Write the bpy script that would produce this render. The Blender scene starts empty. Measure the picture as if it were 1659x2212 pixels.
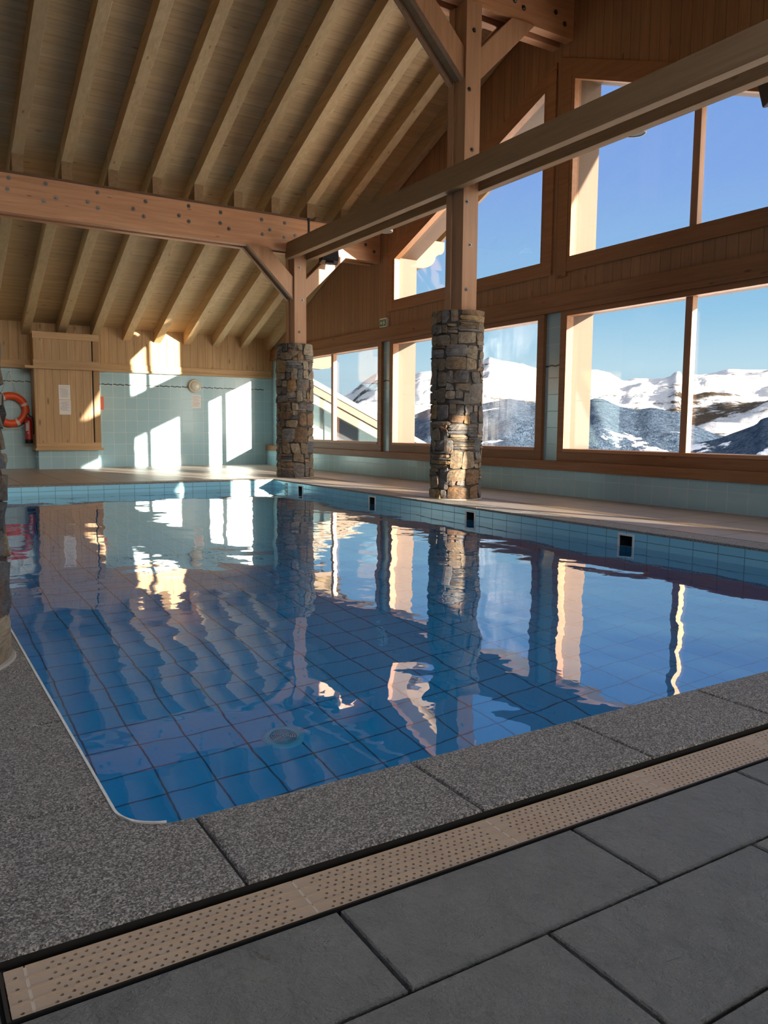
import bpy, bmesh, math, random
from mathutils import Matrix, Vector, noise
S = bpy.context.scene
COL = S.collection

# ------------------------------------------------------------------ camera, sky, sun, exposure
F_PX = 1712.0
cam_d = bpy.data.cameras.new('camera')
cam = bpy.data.objects.new('camera', cam_d); COL.objects.link(cam)
cam_d.sensor_fit = 'HORIZONTAL'; cam_d.sensor_width = 36.0; cam_d.lens = F_PX / 1659.0 * 36.0
cam_d.clip_start = 0.02; cam_d.clip_end = 60000
Rr = Vector((0.85206383, -0.52337543, 0.00808632)); Ru = Vector((0.04784629, 0.09325976, 0.9944915)); Rd = Vector((0.52124654, 0.84698334, -0.10450484))
cam.matrix_world = Matrix(((Rr.x, Ru.x, -Rd.x, 0), (Rr.y, Ru.y, -Rd.y, 0), (Rr.z, Ru.z, -Rd.z, 0.77), (0, 0, 0, 1)))
S.camera = cam

SUN_DIR = Vector((-0.404, 1.0, -0.2005)).normalized()      # the way the light travels
sun_d = bpy.data.lights.new('sun', 'SUN'); sun_d.energy = 19.0; sun_d.angle = math.radians(0.6); sun_d.color = (1.0, 0.85, 0.68)
sun = bpy.data.objects.new('sun', sun_d); COL.objects.link(sun)
sun.rotation_mode = 'QUATERNION'; sun.rotation_quaternion = SUN_DIR.to_track_quat('-Z', 'Y'); sun.location = (12, -20, 10)

W = bpy.data.worlds.new('sky'); S.world = W; W.use_nodes = True
wn = W.node_tree.nodes; wl = W.node_tree.links; wn.clear()
tc = wn.new('ShaderNodeTexCoord'); sx = wn.new('ShaderNodeSeparateXYZ'); wl.new(tc.outputs['Generated'], sx.inputs[0])
rp = wn.new('ShaderNodeValToRGB'); el = rp.color_ramp.elements
STOPS = ((0.0, (0.29, 0.36, 0.42)), (0.075, (0.31, 0.45, 0.53)), (0.14, (0.185, 0.355, 0.505)), (0.28, (0.14, 0.25, 0.50)), (0.42, (0.115, 0.215, 0.47)), (0.62, (0.45, 0.52, 0.66)), (1.0, (0.62, 0.68, 0.80)))
while len(el) < len(STOPS): el.new(0.5)
for k_, (p_, c_) in zip(el, STOPS): k_.position = p_; k_.color = (*c_, 1)
wl.new(sx.outputs['Z'], rp.inputs[0])
# brighter, whiter air around the sun
dt = wn.new('ShaderNodeVectorMath'); dt.operation = 'DOT_PRODUCT'; wl.new(tc.outputs['Generated'], dt.inputs[0]); dt.inputs[1].default_value = tuple(-SUN_DIR)
pw = wn.new('ShaderNodeMath'); pw.operation = 'POWER'; pw.use_clamp = True; mxm = wn.new('ShaderNodeMath'); mxm.operation = 'MAXIMUM'; wl.new(dt.outputs['Value'], mxm.inputs[0]); mxm.inputs[1].default_value = 0.0
wl.new(mxm.outputs[0], pw.inputs[0]); pw.inputs[1].default_value = 5.0
ma = wn.new('ShaderNodeMix'); ma.data_type = 'RGBA'; ma.blend_type = 'ADD'; wl.new(pw.outputs[0], ma.inputs[0]); wl.new(rp.outputs[0], ma.inputs[6]); ma.inputs[7].default_value = (6.5, 5.6, 4.5, 1)
bgn = wn.new('ShaderNodeBackground'); bgn.inputs['Strength'].default_value = 1.0
wo = wn.new('ShaderNodeOutputWorld')
wl.new(ma.outputs[2], bgn.inputs['Color']); wl.new(bgn.outputs[0], wo.inputs['Surface'])
W.cycles.sampling_method = 'MANUAL'; W.cycles.sample_map_resolution = 512

S.view_settings.view_transform = 'Standard'; S.view_settings.look = 'None'
S.view_settings.exposure = 0.8; S.view_settings.gamma = 1.0; S.view_settings.use_curve_mapping = False
cy = S.cycles
cy.use_denoising = True; cy.max_bounces = 14; cy.diffuse_bounces = 7; cy.glossy_bounces = 6; cy.transmission_bounces = 8
cy.transparent_max_bounces = 16; cy.sample_clamp_indirect = 6.0; cy.caustics_reflective = False; cy.caustics_refractive = True
cy.blur_glossy = 0.3

# window openings on the right wall (pane y0, y1)
LOW = [(11.27, 14.58), (7.47, 10.80), (3.64, 6.97), (-0.14, 3.17)]
HIGH = [(7.47, 10.80), (3.64, 6.97)]
LW = []
RIDGE = 7.22
YF = 15.65; YN = -1.25; XW = 6.82; XL = -3.6; XG = 6.88; XO = 7.20
def zboard(y):
    return 2.607 + 0.415 * (YF - (y if y >= RIDGE else 2*RIDGE - y))
def zraft(y): return zboard(y) - 0.228
def zhigh(y):
    d = abs(y - RIDGE); return 4.76 - (d - 0.25) * 0.4024

def portal(name, y0, y1, z0, z1):
    d = bpy.data.lights.new(name, 'AREA'); d.shape = 'RECTANGLE'; d.size = z1 - z0; d.size_y = y1 - y0; d.cycles.is_portal = True
    o = bpy.data.objects.new(name, d); COL.objects.link(o)
    o.location = (XO + 0.03, (y0+y1)/2, (z0+z1)/2); o.rotation_euler = (0, math.radians(90), 0)
for i, (a, b) in enumerate(LOW): portal('sky_portal', a, b, 0.55, 2.15)
for a, b in HIGH: portal('sky_portal', a, b, 2.75, 4.8)

# ------------------------------------------------------------------ mesh helper
class MB:
    def __init__(s): s.v = []; s.f = []; s.c = []
    def add(s, vs, fs, col=None):
        n = len(s.v); s.v += [tuple(v) for v in vs]; s.f += [tuple(i + n for i in f) for f in fs]
        s.c += [col] * len(fs); return s
    def box(s, a, b, col=None):
        x0, y0, z0 = a; x1, y1, z1 = b
        return s.add([(x0,y0,z0),(x1,y0,z0),(x1,y1,z0),(x0,y1,z0),(x0,y0,z1),(x1,y0,z1),(x1,y1,z1),(x0,y1,z1)],
                     [(0,3,2,1),(4,5,6,7),(0,1,5,4),(1,2,6,5),(2,3,7,6),(3,0,4,7)], col)
    def prism(s, poly, t0, t1, axis='x', col=None):
        """poly in the two other axes, ordered ((y,z) for x, (x,z) for y, (x,y) for z)"""
        n = len(poly)
        def P(a, b, t): return (t, a, b) if axis == 'x' else ((a, t, b) if axis == 'y' else (a, b, t))
        vs = [P(a, b, t0) for a, b in poly] + [P(a, b, t1) for a, b in poly]
        fs = [tuple(range(n))[::-1], tuple(range(n, 2*n))] + [(i, (i+1) % n, n + (i+1) % n, n + i) for i in range(n)]
        return s.add(vs, fs, col)
    def ring(s, outer, inner, t0, t1, axis='x'):
        n = len(outer)
        def P(a, b, t): return (t, a, b) if axis == 'x' else ((a, t, b) if axis == 'y' else (a, b, t))
        vs = [P(a,b,t0) for a,b in outer] + [P(a,b,t0) for a,b in inner] + [P(a,b,t1) for a,b in outer] + [P(a,b,t1) for a,b in inner]
        fs = []
        for i in range(n):
            j = (i+1) % n
            fs += [(i, j, n+j, n+i), (2*n+i, 3*n+i, 3*n+j, 2*n+j), (i, 2*n+i, 2*n+j, j), (n+i, n+j, 3*n+j, 3*n+i)]
        return s.add(vs, fs)
    def cyl(s, p0, p1, r0, r1=None, n=20, caps=True):
        r1 = r0 if r1 is None else r1
        p0 = Vector(p0); p1 = Vector(p1); d = (p1-p0).normalized()
        u = d.orthogonal().normalized(); w = d.cross(u)
        vs = [p0 + (u*math.cos(2*math.pi*i/n) + w*math.sin(2*math.pi*i/n))*r0 for i in range(n)] + \
             [p1 + (u*math.cos(2*math.pi*i/n) + w*math.sin(2*math.pi*i/n))*r1 for i in range(n)]
        fs = [(i, (i+1) % n, n+(i+1) % n, n+i) for i in range(n)]
        if caps: fs += [tuple(range(n))[::-1], tuple(range(n, 2*n))]
        return s.add(vs, fs)
    def lathe(s, c, prof, axis='z', n=32, a0=0, a1=2*math.pi):
        """prof list of (r, t) along axis from c"""
        full = abs(a1-a0-2*math.pi) < 1e-6; m = n if full else n+1
        vs = []
        for k in range(m):
            a = a0 + (a1-a0)*k/n; ca, sa = math.cos(a), math.sin(a)
            for r, t in prof:
                if axis == 'z': vs.append((c[0]+r*ca, c[1]+r*sa, c[2]+t))
                elif axis == 'y': vs.append((c[0]+r*ca, c[1]+t, c[2]+r*sa))
                else: vs.append((c[0]+t, c[1]+r*ca, c[2]+r*sa))
        q = len(prof); fs = []
        for k in range(n):
            k2 = (k+1) % m
            for i in range(q-1): fs.append((k*q+i, k2*q+i, k2*q+i+1, k*q+i+1))
        return s.add(vs, fs)
    def tube(s, pts, r, n=8, closed=False):
        pts = [Vector(p) for p in pts]; m = len(pts); vs = []; u = None
        for i, p in enumerate(pts):
            d = (pts[(i+1) % m] - pts[i-1]) if closed else (pts[min(i+1, m-1)] - pts[max(i-1, 0)])
            d.normalize()
            u = d.orthogonal().normalized() if u is None else (u - d*u.dot(d)).normalized()
            w = d.cross(u)
            vs += [p + (u*math.cos(2*math.pi*k/n) + w*math.sin(2*math.pi*k/n))*r for k in range(n)]
        fs = []
        for i in range(m if closed else m-1):
            j = (i+1) % m
            fs += [(i*n+k, i*n+(k+1) % n, j*n+(k+1) % n, j*n+k) for k in range(n)]
        if not closed: fs += [tuple(range(n))[::-1], tuple(range((m-1)*n, m*n))]
        return s.add(vs, fs)
    def build(s, name, mat, parent=None, smooth=False, bevel=0, colname=None):
        me = bpy.data.meshes.new(name); me.from_pydata(s.v, [], s.f)
        bm = bmesh.new(); bm.from_mesh(me); bmesh.ops.recalc_face_normals(bm, faces=bm.faces); bm.to_mesh(me); bm.free()
        me.update()
        if colname:
            at = me.color_attributes.new(colname, 'FLOAT_COLOR', 'CORNER')
            for p, c in zip(me.polygons, s.c):
                for li in p.loop_indices: at.data[li].color = (c[0], c[1], c[2], 1)
        if smooth: me.polygons.foreach_set('use_smooth', [True]*len(me.polygons))
        me.materials.append(mat)
        o = bpy.data.objects.new(name, me); COL.objects.link(o)
        if parent: o.parent = parent
        if bevel:
            b = o.modifiers.new('bevel', 'BEVEL'); b.width = bevel; b.segments = 2; b.limit_method = 'ANGLE'; b.angle_limit = math.radians(40)
        return o

def thing(name, label, cat, loc=(0,0,0), group=None):
    o = bpy.data.objects.new(name, None); COL.objects.link(o); o.location = loc; o.empty_display_size = 0.1
    o['label'] = label; o['category'] = cat
    if group: o['group'] = group
    return o
def tag(o, label, cat, group=None, kind=None):
    o['label'] = label; o['category'] = cat
    if group: o['group'] = group
    if kind: o['kind'] = kind
    return o
def struct(o, label=None):
    o['kind'] = 'structure'
    if label: o['label'] = label; o['category'] = o.name.split('_')[0].split('.')[0]
    return o
def root(name, label=None):
    o = bpy.data.objects.new(name, None); COL.objects.link(o); o.empty_display_size = 0.1; return struct(o, label)

# ------------------------------------------------------------------ materials
class NT:
    def __init__(s, name):
        s.m = bpy.data.materials.new(name); s.m.use_nodes = True; s.t = s.m.node_tree; s.t.nodes.clear()
        s.out = s.n('ShaderNodeOutputMaterial')
    def n(s, t, **kw):
        o = s.t.nodes.new(t)
        for k, v in kw.items(): setattr(o, k, v)
        return o
    def l(s, a, b): s.t.links.new(a, b)
    def put(s, v, sock):
        if isinstance(v, (int, float)): sock.default_value = v
        elif isinstance(v, tuple): sock.default_value = v if len(v) == len(sock.default_value) else (*v, 1)
        else: s.l(v, sock)
    def math(s, op, a, b=0.0, c=0.0, clamp=False):
        o = s.n('ShaderNodeMath', operation=op); o.use_clamp = clamp
        for v, k in zip((a, b, c), o.inputs): s.put(v, k)
        return o.outputs[0]
    def vec(s, op, a, b):
        o = s.n('ShaderNodeVectorMath', operation=op); s.put(a, o.inputs[0]); s.put(b, o.inputs[1]); return o.outputs[0]
    def mix(s, f, a, b, blend='MIX'):
        o = s.n('ShaderNodeMix', data_type='RGBA', blend_type=blend); s.put(f, o.inputs[0]); s.put(a, o.inputs[6]); s.put(b, o.inputs[7]); return o.outputs[2]
    def noise(s, vec, scale=1, detail=4, rough=0.55, dist=0.0):
        o = s.n('ShaderNodeTexNoise'); s.l(vec, o.inputs['Vector']); o.inputs['Scale'].default_value = scale
        o.inputs['Detail'].default_value = detail; o.inputs['Roughness'].default_value = rough; o.inputs['Distortion'].default_value = dist; return o.outputs['Fac']
    def vor(s, vec, scale=1, feature='F1'):
        o = s.n('ShaderNodeTexVoronoi', feature=feature); s.l(vec, o.inputs['Vector']); o.inputs['Scale'].default_value = scale; return o
    def ramp(s, f, stops, interp='LINEAR'):
        o = s.n('ShaderNodeValToRGB'); o.color_ramp.interpolation = interp
        e = o.color_ramp.elements
        while len(e) < len(stops): e.new(0.5)
        for k, (p, c) in zip(e, stops): k.position = p; k.color = c if len(c) == 4 else (*c, 1)
        s.l(f, o.inputs[0]); return o.outputs[0]
    def obj(s): return s.n('ShaderNodeTexCoord').outputs['Object']
    def sep(s, v):
        o = s.n('ShaderNodeSeparateXYZ'); s.l(v, o.inputs[0]); return o.outputs
    def comb(s, x, y, z):
        o = s.n('ShaderNodeCombineXYZ')
        for v, k in zip((x, y, z), o.inputs): s.put(v, k)
        return o.outputs[0]
    def white(s, v):
        o = s.n('ShaderNodeTexWhiteNoise'); o.noise_dimensions = '3D'; s.l(v, o.inputs[0]); return o.outputs['Value']
    def bump(s, h, strength=0.3, dist=0.01, normal=None):
        o = s.n('ShaderNodeBump'); s.l(h, o.inputs['Height']); o.inputs['Strength'].default_value = strength; o.inputs['Distance'].default_value = dist
        if normal is not None: s.l(normal, o.inputs['Normal'])
        return o.outputs[0]
    def pbr(s, col, rough=0.5, normal=None, metal=0.0, spec=0.5, extra=None):
        b = s.n('ShaderNodeBsdfPrincipled'); s.put(col, b.inputs['Base Color']); s.put(rough, b.inputs['Roughness']); s.put(metal, b.inputs['Metallic'])
        b.inputs['Specular IOR Level'].default_value = spec
        if normal is not None: s.l(normal, b.inputs['Normal'])
        if extra:
            for k, v in extra.items(): s.put(v, b.inputs[k])
        s.l(b.outputs[0], s.out.inputs[0]); return s.m
    def groove(s, c, w, off=0.0, g=0.03):
        """1 at the joints of boards of width w along coordinate c, and the board index"""
        q = s.math('DIVIDE', s.math('ADD', c, off), w)
        fr = s.math('FRACT', q); fl = s.math('FLOOR', q)
        d = s.math('MINIMUM', fr, s.math('SUBTRACT', 1.0, fr))
        m = s.math('SUBTRACT', 1.0, s.math('DIVIDE', d, g, clamp=True), clamp=True)
        return m, fl

def plain(name, col, rough=0.5, metal=0.0, spec=0.5, bumps=0.0, var=0.0, scale=30):
    t = NT(name); c = col; nrm = None
    if var or bumps:
        f = t.noise(t.obj(), scale, 4)
        if var: c = t.mix(f, tuple(max(0, k*(1-var)) for k in col), tuple(min(1, k*(1+var)) for k in col))
        if bumps: nrm = t.bump(f, bumps, 0.005)
    return t.pbr(c, rough, nrm, metal, spec)

def wood(name, base, dark, axis='x', plank=None, rough=0.55, knots=0.06, gw=0.03, warm=None, varied=0.22):
    t = NT(name); o = t.obj(); X = t.sep(o); ai = 'xyz'.index(axis)
    def sc(al, ac):
        v = [ac, ac, ac]; v[ai] = al; return tuple(v)
    h = 0.5; seed = None; m = None
    vv = o
    if plank:
        pax, pw = plank
        m, idx = t.groove(X['xyz'.index(pax)], pw, 50.0, gw)
        rnd = t.white(t.comb(idx, 3.1, 1.7))
        off = t.comb(t.math('MULTIPLY', rnd, 37.0), t.math('MULTIPLY', rnd, 17.0), t.math('MULTIPLY', rnd, 29.0))
        vv = t.vec('ADD', o, off); seed = rnd
    else:
        oi = t.n('ShaderNodeObjectInfo').outputs['Random']
        vv = t.vec('ADD', o, t.comb(t.math('MULTIPLY', oi, 31.0), t.math('MULTIPLY', oi, 13.0), t.math('MULTIPLY', oi, 23.0))); seed = oi
    g = t.noise(t.vec('MULTIPLY', vv, sc(1.3, 22)), 1, 5, 0.6, 0.6)
    g2 = t.noise(t.vec('MULTIPLY', vv, sc(0.5, 3)), 1, 3)
    c = t.mix(t.ramp(g, [(0.3, (0,0,0)), (0.72, (1,1,1))]), dark, base)
    c = t.mix(t.math('MULTIPLY', t.math('SUBTRACT', g2, 0.3, clamp=True), 0.5), c, tuple(k*0.6 for k in base))
    c = t.mix(t.math('MULTIPLY', seed, varied*2), c, tuple(k*0.55 for k in base))
    if knots:
        vo = t.vor(t.vec('MULTIPLY', vv, sc(2.4, 8.0)), 1)
        k = t.math('SUBTRACT', 1.0, t.math('DIVIDE', vo.outputs['Distance'], knots*2.6, clamp=True), clamp=True)
        k = t.math('MULTIPLY', k, t.math('GREATER_THAN', t.sep(vo.outputs['Color'])[0], 0.45))
        c = t.mix(t.math('MULTIPLY', t.math('POWER', k, 0.6), 0.85), c, (dark[0]*0.38, dark[1]*0.28, dark[2]*0.22))
    ht = g
    if m is not None:
        c = t.mix(t.math('MULTIPLY', m, 0.85), c, (0.02, 0.012, 0.008)); ht = t.math('SUBTRACT', t.math('MULTIPLY', g, 0.15), m)
        nrm = t.bump(ht, 0.5, 0.006)
    else: nrm = t.bump(ht, 0.15, 0.002)
    return t.pbr(c, rough, nrm, 0, 0.35)

def tile(name, col, ax1, w1, o1, ax2, w2, o2, grout, g=0.012, rough=0.16, varied=0.05, sub=0.0, spec=0.5, extraline=None):
    t = NT(name); X = t.sep(t.obj())
    m1, i1 = t.groove(X['xyz'.index(ax1)], w1, 60*w1 - o1, g); m2, i2 = t.groove(X['xyz'.index(ax2)], w2, 60*w2 - o2, g)
    m = t.math('MAXIMUM', m1, m2)
    r = t.white(t.comb(i1, i2, 0.5))
    n = t.noise(t.obj(), 6, 3)
    c = t.mix(t.math('MULTIPLY', t.math('ADD', r, n), 0.5), tuple(k*(1-varied) for k in col), tuple(min(1, k*(1+varied)) for k in col))
    c = t.mix(m, c, grout)
    rr = t.math('ADD', rough, t.math('MULTIPLY', m, 0.5))
    h = t.math('ADD', t.math('MULTIPLY', t.math('SUBTRACT', 1.0, m), 1.0), t.math('MULTIPLY', n, 0.25))
    return t.pbr(c, rr, t.bump(h, 0.25, 0.003), 0, spec)

PINE = (0.62, 0.42, 0.22); PINE_D = (0.44, 0.27, 0.12)
RED = (0.68, 0.36, 0.20); RED_D = (0.47, 0.225, 0.11)
CEIL = (0.66, 0.49, 0.27); CEIL_D = (0.50, 0.34, 0.17)
M = {}
M['ceil'] = wood('ceiling_boards', CEIL, CEIL_D, 'x', ('y', 0.098), 0.55, 0.05, 0.022, varied=0.16)
M['raft'] = wood('rafter_pine', CEIL, CEIL_D, 'y', None, 0.55, 0.05)
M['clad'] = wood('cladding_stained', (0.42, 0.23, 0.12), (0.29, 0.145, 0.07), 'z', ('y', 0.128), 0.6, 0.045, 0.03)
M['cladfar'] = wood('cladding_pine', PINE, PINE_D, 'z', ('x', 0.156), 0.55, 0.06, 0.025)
M['redx'] = wood('beam_reddish_x', RED, RED_D, 'x', None, 0.45, 0.035)
M['redy'] = wood('beam_reddish_y', RED, RED_D, 'y', None, 0.45, 0.035)
M['redz'] = wood('beam_reddish_z', (0.55, 0.31, 0.18), (0.38, 0.20, 0.105), 'z', None, 0.45, 0.03)
M['tie'] = wood('tie_beam_pine', (0.36, 0.23, 0.12), (0.23, 0.135, 0.065), 'y', None, 0.6, 0.05)
M['pinex'] = wood('pine_x', PINE, PINE_D, 'x', None, 0.5, 0.05)
M['piney'] = wood('pine_y', (0.40, 0.195, 0.09), (0.27, 0.115, 0.05), 'y', None, 0.5, 0.045)
M['pinez'] = wood('pine_z', (0.40, 0.215, 0.105), (0.27, 0.13, 0.06), 'z', None, 0.5, 0.0)
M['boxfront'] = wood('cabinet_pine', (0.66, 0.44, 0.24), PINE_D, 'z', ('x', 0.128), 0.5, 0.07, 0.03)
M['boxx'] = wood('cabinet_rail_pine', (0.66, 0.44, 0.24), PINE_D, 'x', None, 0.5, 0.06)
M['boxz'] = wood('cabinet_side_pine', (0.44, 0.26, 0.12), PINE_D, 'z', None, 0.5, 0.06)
TEAL = (0.37, 0.58, 0.67)
M['tilefar'] = tile('wall_tile_x', TEAL, 'x', 0.22, 0.05, 'z', 0.22, 0.0, (0.62, 0.68, 0.66), 0.022)
M['tileright'] = tile('wall_tile_y', TEAL, 'y', 0.22, 0.06, 'z', 0.20, 0.0, (0.62, 0.68, 0.66), 0.022)
M['pooltx'] = tile('pool_wall_tile_x', (0.30, 0.66, 0.82), 'x', 0.205, 0.12, 'z', 0.205, -0.081, (0.03, 0.08, 0.12), 0.02)
M['poolty'] = tile('pool_wall_tile_y', (0.30, 0.66, 0.82), 'y', 0.205, 0.161, 'z', 0.205, -0.081, (0.03, 0.08, 0.12), 0.02)
M['poolfl'] = tile('pool_floor_tile', (0.10, 0.72, 0.95), 'x', 0.205, 0.19, 'y', 0.20, 0.05, (0.001, 0.035, 0.07), 0.034)
M['fardeck'] = tile('deck_tile_beige', (0.34, 0.27, 0.21), 'x', 0.41, 0.0, 'y', 0.205, 0.05, (0.14, 0.11, 0.09), 0.03, 0.32, 0.2)
M['darkcap'] = wood('dark_cap_board', (0.17, 0.09, 0.05), (0.11, 0.055, 0.03), 'x', None, 0.6, 0.03)
M['extwood'] = wood('darkened_exterior_pine', (0.115, 0.078, 0.046), (0.09, 0.056, 0.03), 'x', None, 0.6, 0.04)  # base colour darkened so direct sun does not wash the timber out
M['steel'] = plain('stainless_steel', (0.14, 0.135, 0.13), 0.35, 1.0)
M['dark'] = plain('black_gap', (0.012, 0.012, 0.012), 0.8)
M['blackplastic'] = plain('black_plastic', (0.007, 0.007, 0.008), 0.5, spec=0.25)
M['white'] = plain('white_plastic', (0.78, 0.77, 0.72), 0.35)
M['paper'] = plain('paper', (0.78, 0.77, 0.76), 0.6)
M['ink'] = plain('print_grey', (0.30, 0.30, 0.32), 0.7)
M['zinc'] = plain('grey_metal_sheet', (0.075, 0.068, 0.055), 0.6, 0.0)
M['mortar'] = plain('mortar_dark', (0.055, 0.048, 0.042), 0.9, bumps=0.6, var=0.3, scale=60)

def mat_water():
    t = NT('pool_water'); o = t.obj()
    a = t.noise(t.vec('MULTIPLY', o, (1.0, 0.8, 1.0)), 1.6, 2, 0.4, 0.3)
    b = t.noise(o, 7.0, 2, 0.5)
    h = t.math('ADD', a, t.math('MULTIPLY', b, 0.06))
    g = t.n('ShaderNodeBsdfGlass'); g.inputs['IOR'].default_value = 1.333; g.inputs['Roughness'].default_value = 0.0
    g.inputs['Color'].default_value = (1, 1, 1, 1); t.l(t.bump(h, 1.0, 0.010), g.inputs['Normal'])
    gl = t.n('ShaderNodeBsdfGlossy'); gl.inputs['Roughness'].default_value = 0.0; t.l(g.inputs['Normal'].links[0].from_socket, gl.inputs['Normal'])
    lw = t.n('ShaderNodeLayerWeight'); lw.inputs['Blend'].default_value = 0.5; t.l(g.inputs['Normal'].links[0].from_socket, lw.inputs['Normal'])
    fac = t.math('MULTIPLY', t.math('MULTIPLY', t.math('POWER', lw.outputs['Facing'], 4.2), 1.0), t.math('SUBTRACT', 1.0, t.n('ShaderNodeNewGeometry').outputs['Backfacing']))
    mx = t.n('ShaderNodeMixShader'); t.l(fac, mx.inputs[0]); t.l(g.outputs[0], mx.inputs[1]); t.l(gl.outputs[0], mx.inputs[2]); t.l(mx.outputs[0], t.out.inputs[0])
    v = t.n('ShaderNodeVolumeAbsorption'); v.inputs['Color'].default_value = (0.02, 0.76, 0.965, 1); v.inputs['Density'].default_value = 0.9
    t.l(v.outputs[0], t.out.inputs['Volume'])
    return t.m
M['water'] = mat_water()
def mat_glass(haze=False):
    t = NT('window_glass_misted' if haze else 'window_glass')
    lw = t.n('ShaderNodeLayerWeight'); lw.inputs['Blend'].default_value = 0.5
    fr = t.n('ShaderNodeMath', operation='ADD'); t.l(t.math('MULTIPLY', t.math('POWER', lw.outputs['Facing'], 5.0), 0.96), fr.inputs[0]); fr.inputs[1].default_value = 0.035
    tr = t.n('ShaderNodeBsdfTransparent'); tr.inputs['Color'].default_value = (0.985, 0.99, 0.985, 1)
    gl = t.n('ShaderNodeBsdfGlossy'); gl.inputs['Roughness'].default_value = 0.0
    mx = t.n('ShaderNodeMixShader'); t.l(fr.outputs[0], mx.inputs[0]); t.l(tr.outputs[0], mx.inputs[1]); t.l(gl.outputs[0], mx.inputs[2])
    last = mx.outputs[0]
    if haze:
        o = t.obj(); st = t.noise(t.vec('MULTIPLY', o, (1, 26, 1.2)), 1, 4, 0.6); bl = t.noise(t.vec('MULTIPLY', o, (1, 1.6, 1.4)), 1, 3)
        f = t.math('MULTIPLY', t.ramp(st, [(0.35, (0.25,)*3), (0.7, (1,)*3)]), t.ramp(bl, [(0.40, (0,)*3), (0.66, (1,)*3)]))
        df = t.n('ShaderNodeBsdfTranslucent'); df.inputs['Color'].default_value = (0.9, 0.92, 0.95, 1)
        m2 = t.n('ShaderNodeMixShader'); t.l(t.math('MULTIPLY', f, 0.16), m2.inputs[0]); t.l(last, m2.inputs[1]); t.l(df.outputs[0], m2.inputs[2]); last = m2.outputs[0]
    t.l(last, t.out.inputs[0]); return t.m
M['glass'] = mat_glass(); M['mist'] = mat_glass(True)

def mat_granite():
    t = NT('flamed_granite'); o = t.obj()
    a = t.noise(o, 280, 4, 0.78); b = t.noise(t.vec('MULTIPLY', o, (1.0, 1.6, 1.0)), 95, 5, 0.72, 0.4); c = t.noise(o, 5, 3); v = t.vor(o, 330).outputs['Color']
    sp = t.math('ADD', t.math('MULTIPLY', a, 0.62), t.math('MULTIPLY', t.sep(v)[0], 0.38))
    col = t.ramp(sp, [(0.30, (0.02, 0.02, 0.024)), (0.45, (0.13, 0.128, 0.13)), (0.56, (0.26, 0.255, 0.25)), (0.72, (0.62, 0.60, 0.58))])
    col = t.mix(t.math('MULTIPLY', c, 0.3), col, (0.19, 0.175, 0.165))
    h = t.math('ADD', t.math('MULTIPLY', a, 0.5), b)
    return t.pbr(col, 0.55, t.bump(h, 0.95, 0.0065), 0, 0.5)
M['granite'] = mat_granite()
def mat_slate():
    t = NT('riven_slate'); o = t.obj()
    a = t.noise(o, 2.1, 4, 0.55, 0.3); b = t.noise(o, 13, 8, 0.68, 0.25); c = t.noise(t.vec('MULTIPLY', o, (1.0, 1.5, 1.0)), 48, 6, 0.7, 0.2); d = t.noise(o, 240, 3, 0.6)
    crk = t.vor(t.vec('ADD', o, t.comb(t.math('MULTIPLY', b, 0.35), t.math('MULTIPLY', a, 0.4), 0.0)), 3.0, 'DISTANCE_TO_EDGE').outputs['Distance']
    ck = t.math('SUBTRACT', 1.0, t.math('DIVIDE', crk, 0.0035, clamp=True), clamp=True)
    ck = t.math('MULTIPLY', ck, t.math('GREATER_THAN', t.math('ADD', t.math('MULTIPLY', a, 0.5), t.math('MULTIPLY', b, 0.5)), 0.545))
    col = t.mix(b, (0.09, 0.105, 0.12), (0.25, 0.265, 0.285))
    col = t.mix(t.math('MULTIPLY', t.math('SUBTRACT', c, 0.45, clamp=True), 1.2), col, (0.27, 0.275, 0.28))
    wet = t.ramp(t.noise(o, 3.1, 5, 0.6), [(0.665, (0,)*3), (0.685, (1,)*3)])
    col = t.mix(t.math('MULTIPLY', wet, 0.55), col, (0.05, 0.047, 0.045))
    h = t.math('ADD', t.math('ADD', t.math('MULTIPLY', a, 0.8), t.math('MULTIPLY', b, 1.0)), t.math('ADD', t.math('MULTIPLY', c, 0.30), t.math('MULTIPLY', d, 0.05)))
    h = t.math('SUBTRACT', h, t.math('MULTIPLY', ck, 0.12))
    r = t.math('SUBTRACT', t.math('ADD', 0.22, t.math('MULTIPLY', c, 0.3)), t.math('MULTIPLY', wet, 0.2))
    return t.pbr(col, r, t.bump(h, 1.0, 0.07), 0, 0.9)
M['slate'] = mat_slate()
def mat_stone():
    t = NT('field_stone'); o = t.obj(); at = t.n('ShaderNodeAttribute'); at.attribute_name = 'tint'
    a = t.noise(t.vec('MULTIPLY', o, (1, 1, 2.0)), 14, 6, 0.65, 0.8); b = t.noise(o, 90, 4, 0.6)
    st = t.noise(o, 7, 3)
    col = t.mix(t.ramp(a, [(0.3, (0,)*3), (0.7, (1,)*3)]), t.mix(1.0, at.outputs['Color'], (0.5, 0.46, 0.42), 'MULTIPLY'), t.mix(1.0, at.outputs['Color'], (1.25, 1.25, 1.25), 'MULTIPLY'))
    col = t.mix(t.ramp(st, [(0.56, (0,)*3), (0.7, (0.55,)*3)]), col, (0.30, 0.16, 0.07))
    return t.pbr(col, 0.75, t.bump(t.math('ADD', a, t.math('MULTIPLY', b, 0.3)), 0.8, 0.012), 0, 0.3)
M['stone'] = mat_stone()

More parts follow.
